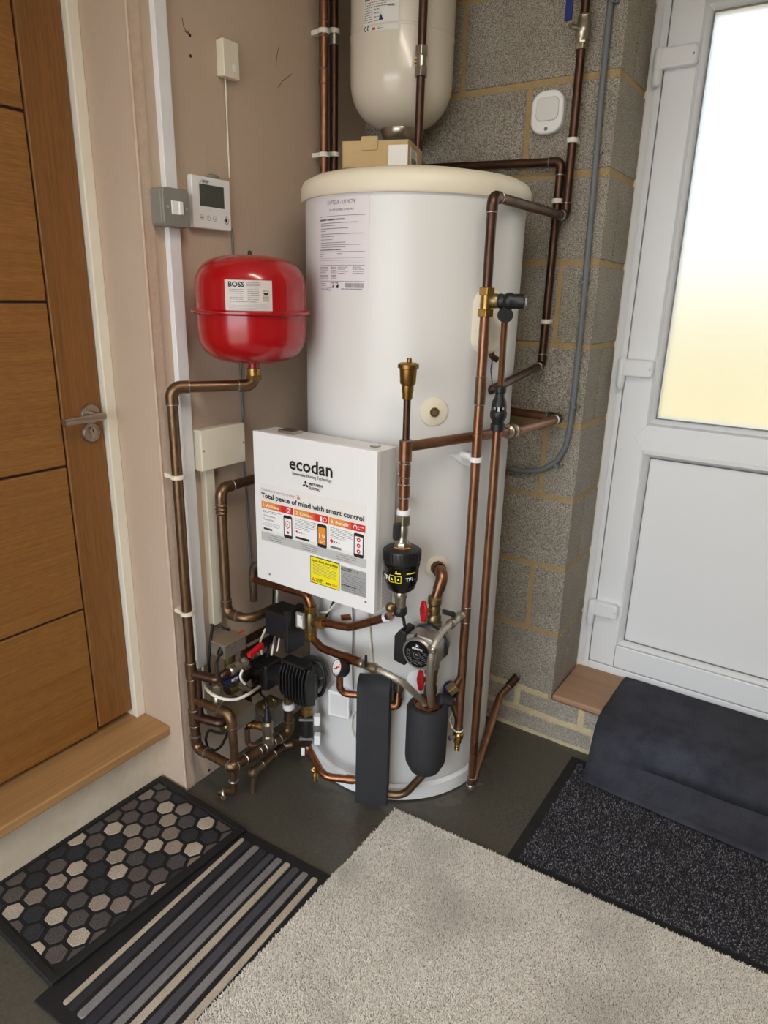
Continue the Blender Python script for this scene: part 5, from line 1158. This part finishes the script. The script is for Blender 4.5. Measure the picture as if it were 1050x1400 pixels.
# cables in the cluster
def cab(name, label, pts, r, m, fr=.03): return tag(MB().tube(fillet(pts, fr), r, 8).build(name, m, ang=70), label, 'cable')
cab('actuator_cable', 'black cable dropping from the cream trunking behind the upper actuator', [PX(291, 853, .016), PX(288.5, 872, .020), PX(286.5, 890, .026), PX(285.5, 908, .030), PX(288, 936, .034)], .0042, 'black_cable')
cab('actuator_cable', 'black cable arching from the cream trunking end onto the upper actuator', [PX(298, 854, .016), PX(305, 859, .030), PX(316, 862, .055), V3((.10, z1t[1].y+.05, z1t[5]-.01))], .0042, 'black_cable')
cab('actuator_cable', 'black cable looping from the upper actuator gland past the blue lever', [V3((.140, z1t[1].y-.008, z1t[4]+.018)), PX(296, 905, .165), PX(297, 922, .175), PX(305, 937, .182), PX(318, 939, .182), PX(327, 931, .182), PX(345, 912, .165), PE], .0036, 'black_cable')
cab('actuator_cable', 'black cable loop hanging below the lower actuator against the plaster', [V3((.150, z2t[1].y-.008, z2t[4]+.018)), V3((.146, z2t[1].y-.020, z2t[4]-.004)), PX(285, 998, .080), PX(281, 1011, .048), PX(284, 1022, .046), PX(294, 1027, .044), PX(303, 1020, .048), PX(309, 1008, .060), PX(314, 992, .084)], .0040, 'black_cable')
cab('flex_cable', 'white cable swagging across the pipe cluster to the finned pump', [PX(278, 922, .03), PX(280, 938, .050), PX(285, 945, .112), PX(293, 951.5, .150), PX(310, 957, .185), PX(325, 956, .197), PX(342, 948, .207), PE+V3((.012, -.034, -.03))], .0045, 'white_cable', .06)
cab('flex_cable', 'white cable hanging straight down below the end of the white trunking', [PX(277, 905, .012), PX(278.5, 940, .012), PX(279, 965, .014), PX(283, 981, .02)], .0036, 'white_cable')
cab('flex_cable', 'short white cable loop in front of the finned pump electronics', [PX(332, 916, .19), PX(328, 923, .19), PX(330, 930, .19), PX(335, 935, .19)], .0036, 'white_cable', .012)
cab('flex_cable', 'white cable curving from the black diverter actuator down to the red lever', [PY(371, 848, -.66), PY(362, 862, -.665), PY(355, 878, -.67), PY(358, 895, -.68)], .0034, 'white_cable')
cab('flex_cable', 'white cable dropping from the diverter actuator to the pump electronics', [PY(379, 806, -.57), PY(379, 830, -.558), PY(378, 862, -.575), PY(374, 880, -.655), PY(371, 896, -.675)], .0036, 'white_cable')
cab('flex_cable', 'black cable beside the white cables under the control box corner', [PY(374, 806, -.57), PY(373.5, 830, -.558), PY(370, 866, -.605), PY(367, 884, -.640), PY(365, 898, -.655)], .0032, 'black_cable')
cab('flex_cable', 'thin white cable between the diverter valve and pump cover', [PY(383, 862, -.65), PY(381, 880, -.66), PY(379, 890, -.66)], .0026, 'white_cable')
cab('sensor_wire', 'thin grey wire hanging from the control box to the white sensor box', [PY(482, 826, -.598), PK(483, 850, .008), PK(482, 900, .010), PK(483, 942, .012)], .0022, 'grey_cable')
cab('sensor_wire', 'white cable hanging from the control box behind the sloping copper pipe', [PY(502, 830, -.598), PK(505, 860, .006), PK(508, 900, .006), PK(510, 938, .005)], .0040, 'white_cable')
cab('sensor_wire', 'white cable crossing under the control box beside the diverter valve', [PY(461, 822, -.66), PY(453, 832, -.655), PY(447, 837, -.640), PY(438, 837, -.580)], .0034, 'white_cable')
cab('sensor_wire', 'black cable under the control box beside the diverter valve', [PY(456, 823, -.640), PY(451, 834, -.610), PY(446, 843, -.594)], .0034, 'black_cable')
cab('sensor_wire', 'white wire loop beside the black exchanger block', [PK(489, 968, .004), PK(482, 978, .010), PK(480, 995, .012), PK(484, 1008, .010), PK(490, 1010, .006)], .0022, 'white_cable', .02)
ct = tag(B(PK(473, 844, .004), (.030, .004, .016), (V3((.96, .2, .3)).normalized(), radial(PK(473, 844)), V3((-.3, 0, .95)).normalized())).build('copper_tape', 'copper_bright', bevel=.001), 'small copper plate stuck to the cylinder below the control box', 'plate')
# white sensor box on the cylinder
pb = PK(470, 955, .0); nb_ = radial(pb); tb_ = V3((-nb_.y, nb_.x, 0))
sbx = thing('thermostat_cover', 'white plastic cover box on the cylinder beside the pressure gauge', 'cover box')
fx_ = (V3((.97, .22, 0)).normalized(), V3((.22, -.97, 0)).normalized(), V3((0, 0, 1)))
B(pb+fx_[1]*.012, (.066, .05, .082), fx_).build('cover', 'white_plastic', sbx, bevel=.004)
B(pb+fx_[1]*.0372, (.052, .001, .064), fx_).build('front_recess', 'tank_white', sbx, bevel=.0004)

# ================================================================== ALLOY PUMP
PU = PK(595, 812, .052); PU = V3((PU.x, PU.y, 0)); zp = lambda v, u=594: VZ(PU, u, v)
pn = PK(597, 775); nr = radial(pn)
zt1 = VZ(PU, 597, 790)
fl = pipe('tank_flow_elbow', 'copper elbow turning down from the cream rosette to the red valve', [pn-nr*.01, pn+nr*.052, XY(PU, zp(820))], .0135, 'copper', fr=.026, elbows=(1,), ring=False)
MB().cyl(pn+nr*.002, pn+nr*.022, .019, n=10).build('union_nut', 'copper_dark', fl, bevel=.001)
pm = V3((.06, -1.0, 0)).normalized(); ps = V3((-pm.y, pm.x, 0)); ZU = V3((0, 0, 1))      # motor axis and its right-hand side
if ps.dot(rc_) < 0: ps = -ps
def pvalve(v0, v1, label, hv, hu, lab):
    t = thing('pump_valve', label, 'valve'); za, zb2 = zp(v0), zp(v1); L_ = za-zb2
    MB().lathe([(.0145, zb2), (.019, zb2+L_*.08), (.019, zb2+L_*.26), (.0145, zb2+L_*.34), (.0165, zb2+L_*.5), (.0145, zb2+L_*.66), (.0185, zb2+L_*.72), (.0185, zb2+L_*.94), (.013, za)], (PU.x, PU.y, 0), (0, 0, 1), 10).build('valve_body', 'brass_dull', t)
    hd_ = (pm*.9-ps*.45).normalized(); c_ = XY(PU, zp(hv))
    MB().cyl(c_, c_+hd_*.032, .006, n=10).build('stem', 'brass', t)
    hs_ = hd_.cross(ZU).normalized()
    MB().prism([(-.006, .030), (.006, .030), (.012, .010), (.014, 0), (.012, -.010), (.006, -.030), (-.006, -.030), (-.012, -.010), (-.014, 0), (-.012, .010)], c_+hd_*.030, hs_, ZU, -.009).build('butterfly_handle', 'red_lever', t, bevel=.003)
    MB().cyl(c_+hd_*.036, c_+hd_*.042, .004, n=10).build('handle_nut', 'nickel', t)
    return t
pvalve(814, 852, 'brass pump valve with red butterfly handle above the alloy pump', 832, 590, '')
pvalve(908, 950, 'brass pump valve with red butterfly handle below the alloy pump', 926, 590, '')
pu = thing('circulation_pump', 'alloy circulation pump with round black dial face and black terminal box', 'pump')
pc_ = XY(PU, zp(875))
MB().lathe([(.030, -.016), (.046, -.010), (.048, .006), (.040, .014)], pc_, pm, 28).build('volute', 'cast_alloy', pu)
MB().cyl(XY(PU, zp(858)), XY(PU, zp(850)), .021, n=16).build('flange', 'cast_alloy', pu); MB().cyl(XY(PU, zp(912)), XY(PU, zp(904)), .021, n=16).build('flange', 'cast_alloy', pu)
MB().cyl(XY(PU, zp(856)), XY(PU, zp(906)), .016, n=16).build('port', 'cast_alloy', pu)
MB().lathe([(.050, 0), (.056, .004), (.056, .016), (.050, .020)], pc_+pm*.012, pm, 10).build('rear_ring', 'black_plastic', pu)
oct_ = rrect(.092, .096, .030, 4)
MB().prism([(b, a) for a, b in oct_], pc_+pm*.026, ps, ZU, -.052 if ps.cross(ZU).dot(pm) < 0 else .052).build('motor_housing', 'cast_alloy', pu, bevel=.004)
fcx = pc_+pm*.076
MB().lathe([(.043, 0), (.043, .010), (.0395, .014), (.0375, .014), (.0365, .012), (0, .012)], fcx, pm, 40).build('face_ring', 'cast_alloy', pu)
face = MB().lathe([(0, 0), (.0363, 0), (.0363, .0012), (0, .0012)], fcx+pm*.012, pm, 36).build('dial_face', 'black_gloss', pu)
s = Sheet(lambda u, v, h: fcx+ps*u+ZU*v+pm*(.0132+h), face, 'dial_print')
s.text('GRUNDFOS', 0, .0125, .0075, 'ink_white', align='CENTER', bold=.02, width=.030); s.rect(-.005, .0215, .005, .0232, 'ink_white'); s.poly([(-.004, .020), (-.002, .020), (.004, .027), (.002, .027)], 'ink_white'); s.poly([(.004, .020), (.002, .020), (-.004, .027), (-.002, .027)], 'ink_white')
s.ring(0, -.003, .010, .0008, 'ink_grey', n=20); s.rect(-.004, -.003, .004, 0, 'ink_light'); s.lines(-.029, -.014, .008, -.018, 7, .0011, 'ink_grey', 3); s.lines(.014, .029, .008, -.018, 6, .0011, 'ink_grey', 4); s.lines(-.018, .016, -.020, -.028, 3, .0010, 'ink_grey', 5)
s.done()
tb2 = MB().prism([(-.016, -.044), (.018, -.050), (.018, .046), (.000, .050), (-.016, .028)], pc_-ps*.056+pm*.030, ps, ZU, -.052 if ps.cross(ZU).dot(pm) < 0 else .052).build('terminal_box', 'black_plastic', pu, bevel=.004)
MB().cyl(pc_+pm*.070+ZU*.042-ps*.012, pc_+pm*.080+ZU*.042-ps*.012, .0045, n=10).build('screw', 'black_plastic', pu)
cab('pump_cable', 'black cable from the filter outlet down to the alloy pump terminal box', [XY(AV, z(838))+V3((.0, .0, 0)), PK(552, 846, .07), PK(553, 856, .08), pc_-ps*.050+pm*.05+ZU*.04], .0045, 'black_cable')
# ------------------------------------------------------------------ braided filling hoses
AZ = VZ(AXp, 641, 836)
t0 = XY(AXp, AZ); vE = PK(606, 862, .135)
h1 = thing('braided_hose', 'braided steel hose from the front cold pipe down into the black vessel', 'hose')
dv1 = (vE-t0).normalized()
MB().cyl(t0, t0+dv1*.028, .0098, n=14).build('copper_branch', 'copper', h1)
MB().lathe([(.010, 0), (.013, .004), (.013, .016), (.0105, .020), (.0115, .036), (.0105, .050), (.013, .054), (.013, .064), (.009, .070)], t0+dv1*.022, dv1, 10).build('filling_valve', 'nickel', h1)
ctr = t0+dv1*.055; MB().cyl(ctr, ctr+V3((-.004, -.014, .016)), .005, n=8).build('lever_stem', 'nickel', h1)
B(ctr+V3((-.012, -.018, .022)), (.036, .012, .012), (-(rc_*.95+ZU*-.25).normalized(), fc, ZU)).build('lever', 'black_plastic', h1, bevel=.003)
topv = XY(VO, zt_v-.006)
hp_ = [t0+dv1*.090, vE+dv1*.006, PK(594, 880, .186), PK(589, 900, .186), PK(587, 934, .122), topv+rc_*.0085]
MB().tube(fillet(hp_, .06), .0088, 12).build('hose', 'braid', h1)
MB().lathe([(.0095, -.004), (.011, 0), (.011, .010), (.009, .012)], PK(591, 890, .186), (0, 0, 1), 12).build('ferrule', 'nickel', h1)
h2 = thing('braided_hose', 'braided steel hose from the sloping pipe valve across to the black vessel', 'hose')
d2_ = (PY(545, 927, -.700)-g2).normalized()
MB().lathe([(.0085, 0), (.0125, .006), (.0125, .016), (.010, .020), (.0125, .034), (.010, .048), (.0145, .052), (.0145, .064), (.0105, .070), (.0105, .082)], g2-dg*.006, d2_, 10).build('filling_valve', 'nickel', h2)
B(g2+d2_*.030+V3((.0, -.010, .018)), (.012, .012, .034), ((d2_*.8+ZU*.2).normalized(), fc, ZU)).build('lever', 'black_plastic', h2, bevel=.003)
MB().tube(fillet([g2+d2_*.074, PY(545, 927, -.700), topv-rc_*.012+V3((0, 0, .012)), topv-rc_*.0095], .05), .0086, 12).build('hose', 'braid', h2)
# blue drain cap and branch
bj = VZ(AXp, 637, 925); e5 = PK(621, 939, .075)
dcp = thing('drain_valve', 'brass branch valve with dark blue cap between the black vessel and the front cold pipe', 'valve')
MB().cyl(XY(AXp, bj), e5, .0095, n=12).build('copper_branch', 'copper_aged', dcp); hexnut(MB(), e5+V3((.004, .004, .004)), e5-V3((.010, .012, .012)), .0165).build('brass_nut', 'brass_dull', dcp, bevel=.0015)
cpz = PK(616, 944, .022); MB().lathe([(.0, 0), (.024, 0), (.024, .012), (.020, .016), (0, .016)], cpz, (rc_*.2-fc*.5+ZU*.85), 24).build('blue_cap', 'dark_blue', dcp)
pipe('vessel_side_pipe', 'foam-wrapped copper pipe from the black vessel to the front cold pipe foot', [XY(VO, VZ(VO, 605, 960)+.004)+rc_*.040+fc*.012, PK(620, 963, .055), XY(AXp, VZ(AXp, 634, 985))], .0105, 'copper_aged', fr=.03)
tag(MB().lathe([(.015, -.02), (.0175, -.017), (.0175, .017), (.015, .02)], XY(VO, zt_v+.002)+rc_*.047+fc*.016, rc_+fc*.3-ZU*.25, 18).build('pipe_insulation', 'black_foam'), 'short black foam sleeve at the shoulder of the black vessel', 'insulation')
tag(MB().tube([XY(AXp, VZ(AXp, 632, 978))+V3((-.016, -.006, .006)), XY(AXp, VZ(AXp, 629, 986))+V3((-.026, -.008, 0)), XY(AXp, VZ(AXp, 632, 996))+V3((-.012, -.010, 0))], .0024, 6).build('earth_wire', 'white_cable'), 'thin wire loop at the foot of the front cold pipe', 'wire')
cab('earth_wire', 'thin blue wire hanging beside the black tundish', [PK(673, 493, .02), PK(671, 505, .02), PK(673, 525, .035)], .0016, 'blue_plastic', .01)
tag(MB().tube(fillet([PK(672, 470, .01), PK(672, 487, .012), PK(680, 492, .02)], .012), .0075, 10).build('immersion_gland', 'copper_dark'), 'short dark cable gland below the cream immersion cover', 'gland')

# ================================================================== MATS AND CARPETS
def slab(name, poly, z0, z1, m, bev=.003, parent=None, n=1):
    return MB().prism(poly, (0, 0, z0), (1, 0, 0), (0, 1, 0), z1-z0).build(name, m, parent, bevel=bev)
# striped mat (lies under the edge of the hexagon mat)
sm = thing('striped_mat', 'black rubber door mat with grey and cream stripes', 'door mat')
SX0, SX1, SY1, SY0 = .215, .546, -.872, -1.465
slab('rubber_base', [(SX0, SY0), (SX1, SY0), (SX1, SY1), (SX0, SY1)], .0003, .005, 'black_rubber', .002, sm)
def strip(u0, u1, m):
    MB().prism(rrect(u1-u0, SY1-SY0-.056, .006, 3), ((u0+u1)/2, (SY0+SY1)/2, .004), (1, 0, 0), (0, 1, 0), .0042).build('stripe', m, sm, bevel=.002)
for xc, w_, m_ in ((.2758, .013, 'hex_light'), (.296, .019, 'stripe_black'), (.325, .020, 'stripe_grey'), (.352, .022, 'stripe_black'), (.377, .019, 'stripe_dark'), (.403, .019, 'stripe_grey'), (.431, .018, 'hex_light'), (.459, .020, 'stripe_dark'), (.488, .019, 'stripe_grey'), (.519, .018, 'hex_light')):
    strip(xc-w_/2, xc+w_/2, m_)
_a2 = .043; _c2 = V3((.536, -.866, 0)); sm.rotation_euler = (0, 0, _a2); sm.location = _c2-Matrix.Rotation(_a2, 3, 'Z') @ _c2
# hexagon mat
hm_ = thing('hexagon_mat', 'black rubber door mat with grey, taupe and cream hexagons', 'door mat')
HX0, HX1, HY1_, HY0_ = -.103, .267, -.876, -1.43
hz = .0052
slab('rubber_base', [(HX0, HY0_), (HX1, HY0_), (HX1, HY1_), (HX0, HY1_)], .0003, .0085, 'black_rubber', .002, hm_)
for a, b in (((HX0, HY0_), (HX0+.020, HY1_)), ((HX1-.020, HY0_), (HX1, HY1_)), ((HX0+.0195, HY1_-.020), (HX1-.0195, HY1_)), ((HX0+.0195, HY0_), (HX1-.0195, HY0_+.020))):
    BM((a[0], a[1], .002), (b[0], b[1], .0118)).build('border', 'black_rubber', hm_, bevel=.003)
ix0, ix1, iy0, iy1 = HX0+.024, HX1-.024, HY0_+.024, HY1_-.024
def clip_poly(poly):
    for ax, val, sg in ((0, ix0, 1), (0, ix1, -1), (1, iy0, 1), (1, iy1, -1)):
        out = []
        for i in range(len(poly)):
            p_, q_ = poly[i], poly[(i+1) % len(poly)]
            ip_, iq_ = sg*(p_[ax]-val) >= 0, sg*(q_[ax]-val) >= 0
            if ip_: out.append(p_)
            if ip_ != iq_:
                t_ = (val-p_[ax])/(q_[ax]-p_[ax]); out.append((p_[0]+(q_[0]-p_[0])*t_, p_[1]+(q_[1]-p_[1])*t_))
        poly = out
        if len(poly) < 3: return []
    return poly
def parea(p_): return abs(sum(p_[i][0]*p_[(i+1) % len(p_)][1]-p_[(i+1) % len(p_)][0]*p_[i][1] for i in range(len(p_))))/2
A_ = PZ(231, 1101, .01); B_ = PZ(213, 1071+30, .01)
HR_ = .0268; DXh = .0498; DYh = .0435
tones = ['hex_black', 'hex_grey', 'hex_brown', 'hex_taupe', 'hex_light']
# measured centres: hexagon at (229,1104) light; neighbours along the row step about 49 mm
o_ = PZ(229, 1104, .01)
def q3(l): return [PZ(a/3, 1050+b/3, .01) for a, b in l]
TONE = {'hex_light': q3([(685, 160), (865, 218), (475, 253), (320, 300), (650, 320), (820, 322), (330, 415), (505, 430), (690, 497), (260, 615), (72, 602), (365, 690), (170, 757)]),
        'hex_tan': q3([(705, 213), (555, 258), (735, 320), (490, 365), (250, 475), (435, 553)]),
        'hex_taupe': q3([(718, 267), (767, 163), (575, 315), (340, 480), (160, 535), (525, 555), (830, 380), (600, 110)]),
        'hex_brown': q3([(540, 155), (465, 200), (400, 303), (405, 360), (240, 412), (895, 325), (590, 432), (680, 435), (75, 680), (455, 695), (85, 470), (80, 530), (270, 840), (265, 765), (930, 230), (960, 275), (195, 820), (540, 207), (670, 110)])}
rh = random.Random(11)
for i in range(-16, 9):
    for j in range(-9, 10):
        # pointy rows: across X step DXh, along Y step DYh
        cx = o_.x+j*DXh*.0+(j)*.0465; cy = o_.y+i*.0540+(j % 2)*.0270
        R_ = .0285
        hexp = [(cx+R_*.98*math.cos(math.radians(60*k)), cy+R_*.98*math.sin(math.radians(60*k))) for k in range(6)]
        pl2 = clip_poly(hexp)
        if not pl2 or parea(pl2) < .00022: continue
        mx_, my_ = sum(p_[0] for p_ in pl2)/len(pl2), sum(p_[1] for p_ in pl2)/len(pl2)
        cand = [((V3((mx_, my_, .01))-q).length, t_) for t_, l_ in TONE.items() for q in l_]
        dmin, tone = min(cand)
        if dmin > .021: tone = rh.choice(('hex_black', 'hex_black', 'hex_grey'))
        # shrink for the rubber joint
        pl2 = [(mx_+(a-mx_)*.90, my_+(b-my_)*.90) for a, b in pl2]
        MB().prism(pl2, (0, 0, .006), (1, 0, 0), (0, 1, 0), .0048).build('hexagon', tone, hm_, bevel=.0015)
_a = -.033; _c = V3((HX0, HY1_, 0)); _R = Matrix.Rotation(_a, 3, 'Z') @ Matrix.Rotation(-.0160, 3, 'Y'); hm_.rotation_euler = _R.to_euler(); hm_.location = _c-_R @ _c
# beige carpet offcut, with a fuzzy cut edge
rb2 = random.Random(21)
def edge(a, b, n, j): return [(a[0]+(b[0]-a[0])*k/n+rb2.uniform(-j, j), a[1]+(b[1]-a[1])*k/n+rb2.uniform(-j, j)) for k in range(n)]
pb_ = edge((.550, -.580), (.556, -1.95), 150, .0015)+[(2.0, -1.95)]+edge((2.0, -.508), (.550, -.580), 190, .0015)
def tufts(name, m, parent, inside, x0, x1, y0, y1, z, step, h, w, seed):
    rg = np.random.default_rng(seed)
    gx_, gy_ = np.meshgrid(np.arange(x0, x1, step), np.arange(y0, y1, step*.9)); n_ = gx_.size
    px = gx_.ravel()+rg.uniform(-.5, .5, n_)*step; py = gy_.ravel()+rg.uniform(-.5, .5, n_)*step
    ok = inside(px, py); px, py = px[ok], py[ok]; n_ = px.size
    a = rg.uniform(0, 2*np.pi, n_); hh_ = h*rg.uniform(.6, 1.15, n_); ww = w*rg.uniform(.7, 1.2, n_); la = rg.uniform(0, 2*np.pi, n_); ll = rg.uniform(.0, .9, n_)*h
    if callable(z): z = z(px, py)
    co = np.zeros((n_, 6, 3))
    for k in range(3):
        t_ = a+k*2*np.pi/3
        co[:, k, 0] = px+ww*np.cos(t_); co[:, k, 1] = py+ww*np.sin(t_); co[:, k, 2] = z
        co[:, 3+k, 0] = px+ww*.55*np.cos(t_)+ll*np.cos(la); co[:, 3+k, 1] = py+ww*.55*np.sin(t_)+ll*np.sin(la); co[:, 3+k, 2] = z+hh_
    tri = np.array([[0, 1, 4], [0, 4, 3], [1, 2, 5], [1, 5, 4], [2, 0, 3], [2, 3, 5], [3, 4, 5]])
    f = (np.arange(n_)[:, None, None]*6+tri[None]).reshape(-1, 3)
    me = bpy.data.meshes.new(name); me.vertices.add(n_*6); me.vertices.foreach_set('co', co.ravel()); me.loops.add(f.size); me.loops.foreach_set('vertex_index', f.ravel().astype(np.int32))
    me.polygons.add(len(f)); me.polygons.foreach_set('loop_start', np.arange(0, f.size, 3, dtype=np.int32)); me.polygons.foreach_set('loop_total', np.full(len(f), 3, dtype=np.int32)); me.update(); me.validate()
    me.materials.append(M[m]); o = bpy.data.objects.new(name, me); COL.objects.link(o); o.parent = parent; o['kind'] = 'stuff'; return o
bc = thing('carpet_offcut', 'pale beige cut-pile carpet offcut lying on the floor', 'carpet')
def lift(x, y):
    # the carpet's near edge lies on the rubber border of the striped mat
    e_ = np.clip((.72-np.asarray(x))/.13, 0, 1); g_ = np.clip((-.80-np.asarray(y))/.08, 0, 1)
    return .0046*(e_*e_*(3-2*e_))*(g_*g_*(3-2*g_))
nx_, ny_ = 70, 90; cv = []
for k in range(2):
    for b in range(ny_+1):
        for a in range(nx_+1):
            t_ = b/ny_; s_ = (a/nx_)**1.6
            jx = rb2.uniform(-.0012, .0012) if a == 0 else 0; jy = rb2.uniform(-.0012, .0012) if b == ny_ else 0
            y0_ = -1.95+t_*1.37; x_ = .550-(y0_+.58)*.0044; x_ = x_+(2.0-x_)*s_; yt_ = -.580+(x_-.55)*.0497
            y_ = -1.95+t_*(yt_+1.95)
            cv.append((x_+jx, y_+jy, float(lift(x_, y_))+(.0008 if k == 0 else .0070)))
G_ = (nx_+1)*(ny_+1); ix = lambda k, a, b: k*G_+b*(nx_+1)+a; cf = []
for b in range(ny_):
    for a in range(nx_):
        cf += [(ix(1, a, b), ix(1, a+1, b), ix(1, a+1, b+1), ix(1, a, b+1)), (ix(0, a, b), ix(0, a, b+1), ix(0, a+1, b+1), ix(0, a+1, b))]
for b in range(ny_): cf += [(ix(0, 0, b), ix(1, 0, b), ix(1, 0, b+1), ix(0, 0, b+1)), (ix(0, nx_, b), ix(0, nx_, b+1), ix(1, nx_, b+1), ix(1, nx_, b))]
for a in range(nx_): cf += [(ix(0, a, ny_), ix(1, a, ny_), ix(1, a+1, ny_), ix(0, a+1, ny_)), (ix(0, a, 0), ix(0, a+1, 0), ix(1, a+1, 0), ix(1, a, 0))]
MB().add(cv, cf).build('backing', 'beige_backing', bc)
tufts('pile', 'beige_carpet', bc, lambda x, y: (y < -.580+(x-.55)*.0497-.001) & (x > .550-(y+.58)*.0044+.001), .545, 1.62, -1.42, -.52, lambda x, y: .0065+lift(x, y), .0025, .0056, .0017, 4)
# charcoal mat
cm = thing('charcoal_mat', 'charcoal speckled floor mat with black rubber border beside the white door step', 'door mat')
CX0, CX1, CY0, CY1 = .885, 1.95, -.555, -.045
slab('rubber_base', [(CX0, CY0), (CX1, CY0+.055), (CX1, CY1), (CX0, CY1)], .0003, .004, 'black_rubber', .0015, cm)
pc2 = edge((CX0+.032, CY1-.03), (CX0+.030, CY0+.012), 50, .0008)+edge((CX0+.030, CY0+.012), (CX1-.02, CY0+.064), 100, .0008)+[(CX1-.02, CY1-.03)]
slab('pile_base', pc2, .0035, .0060, 'charcoal_backing', 0, cm)
tufts('pile', 'charcoal_carpet', cm, lambda x, y: (x > CX0+.031) & (y > CY0+.012+(x-CX0)*.052) & (y < CY1-.03), CX0, 1.60, CY0, CY1, .0055, .0027, .0046, .0017, 5)
# navy mat draped over the sill and brick plinth down to the charcoal mat
nm = MB(); n_u = 40; n_v = 44
prof = [(.238, .1765), (.20, .1785), (.10, .1795), (.02, .1800), (-.030, .1740), (-.056, .150), (-.072, .115), (-.088, .080), (-.105, .052), (-.122, .032), (-.140, .020), (-.158, .0135)]
pr2 = fillet([V3((0, a, b)) for a, b in prof], .03, 3)
NX0, NX1 = .955, 2.0
vs_n = []; rows = len(pr2)
for i, q in enumerate(pr2):
    for k in range(n_u+1):
        x = NX0+(NX1-NX0)*k/n_u
        w = .003*math.sin(x*9+i*.15)*min(1, i/10)*(1-i/rows)+.002*math.sin(x*19+i*.1)*min(1, i/12)*(1-i/rows)
        dz = -.004 if k == 0 else 0
        skew = (x-NX0)*.055*max(0, (i/rows-.55))*-2
        e0 = -.012*math.sin(min(1, i/rows)*math.pi)*(1 if k == 0 else 0)
        vs_n.append((x+e0*.5, q.y-abs(w)*1.2+skew, max(q.z+w*.4+dz*.3, .0112)))
fs_n = [(i*(n_u+1)+k, i*(n_u+1)+k+1, (i+1)*(n_u+1)+k+1, (i+1)*(n_u+1)+k) for i in range(rows-1) for k in range(n_u)]
nm.add(vs_n, fs_n); no = nm.build('draped_mat', 'navy_mat', ang=80)
so = no.modifiers.new('thickness', 'SOLIDIFY'); so.thickness = .007; so.offset = -1
tag(no, 'dark navy rubber-backed mat draped over the sill of the white door', 'mat')

# ------------------------------------------------------------------ repeats of a kind share a group
GROUPS = {'flex_cable': 'loose cables in the pipe cluster', 'actuator_cable': 'black actuator cables', 'sensor_wire': 'wires below the control box', 'zone_valve': 'zone valves by the plaster wall',
          'zone_pipe': 'zone pipes by the plaster wall', 'lever_valve': 'lever valves in the pipe cluster', 'drain_cock': 'brass drain cocks', 'pump_valve': 'pump valves with red handles', 'braided_hose': 'braided filling hoses',
          'wall_riser_pipe': 'clipped copper risers', 'cable_trunking': 'plastic trunking on the plaster wall', 'signal_cable': 'thin cables on the plaster wall', 'discharge_pipe': 'discharge pipework', 'expansion_vessel': 'expansion vessels', 'circulation_pump': 'circulation pumps'}
for o in list(COL.objects):
    if o.parent is None and o.name.split('.')[0] in GROUPS and 'category' in o: o['group'] = GROUPS[o.name.split('.')[0]]
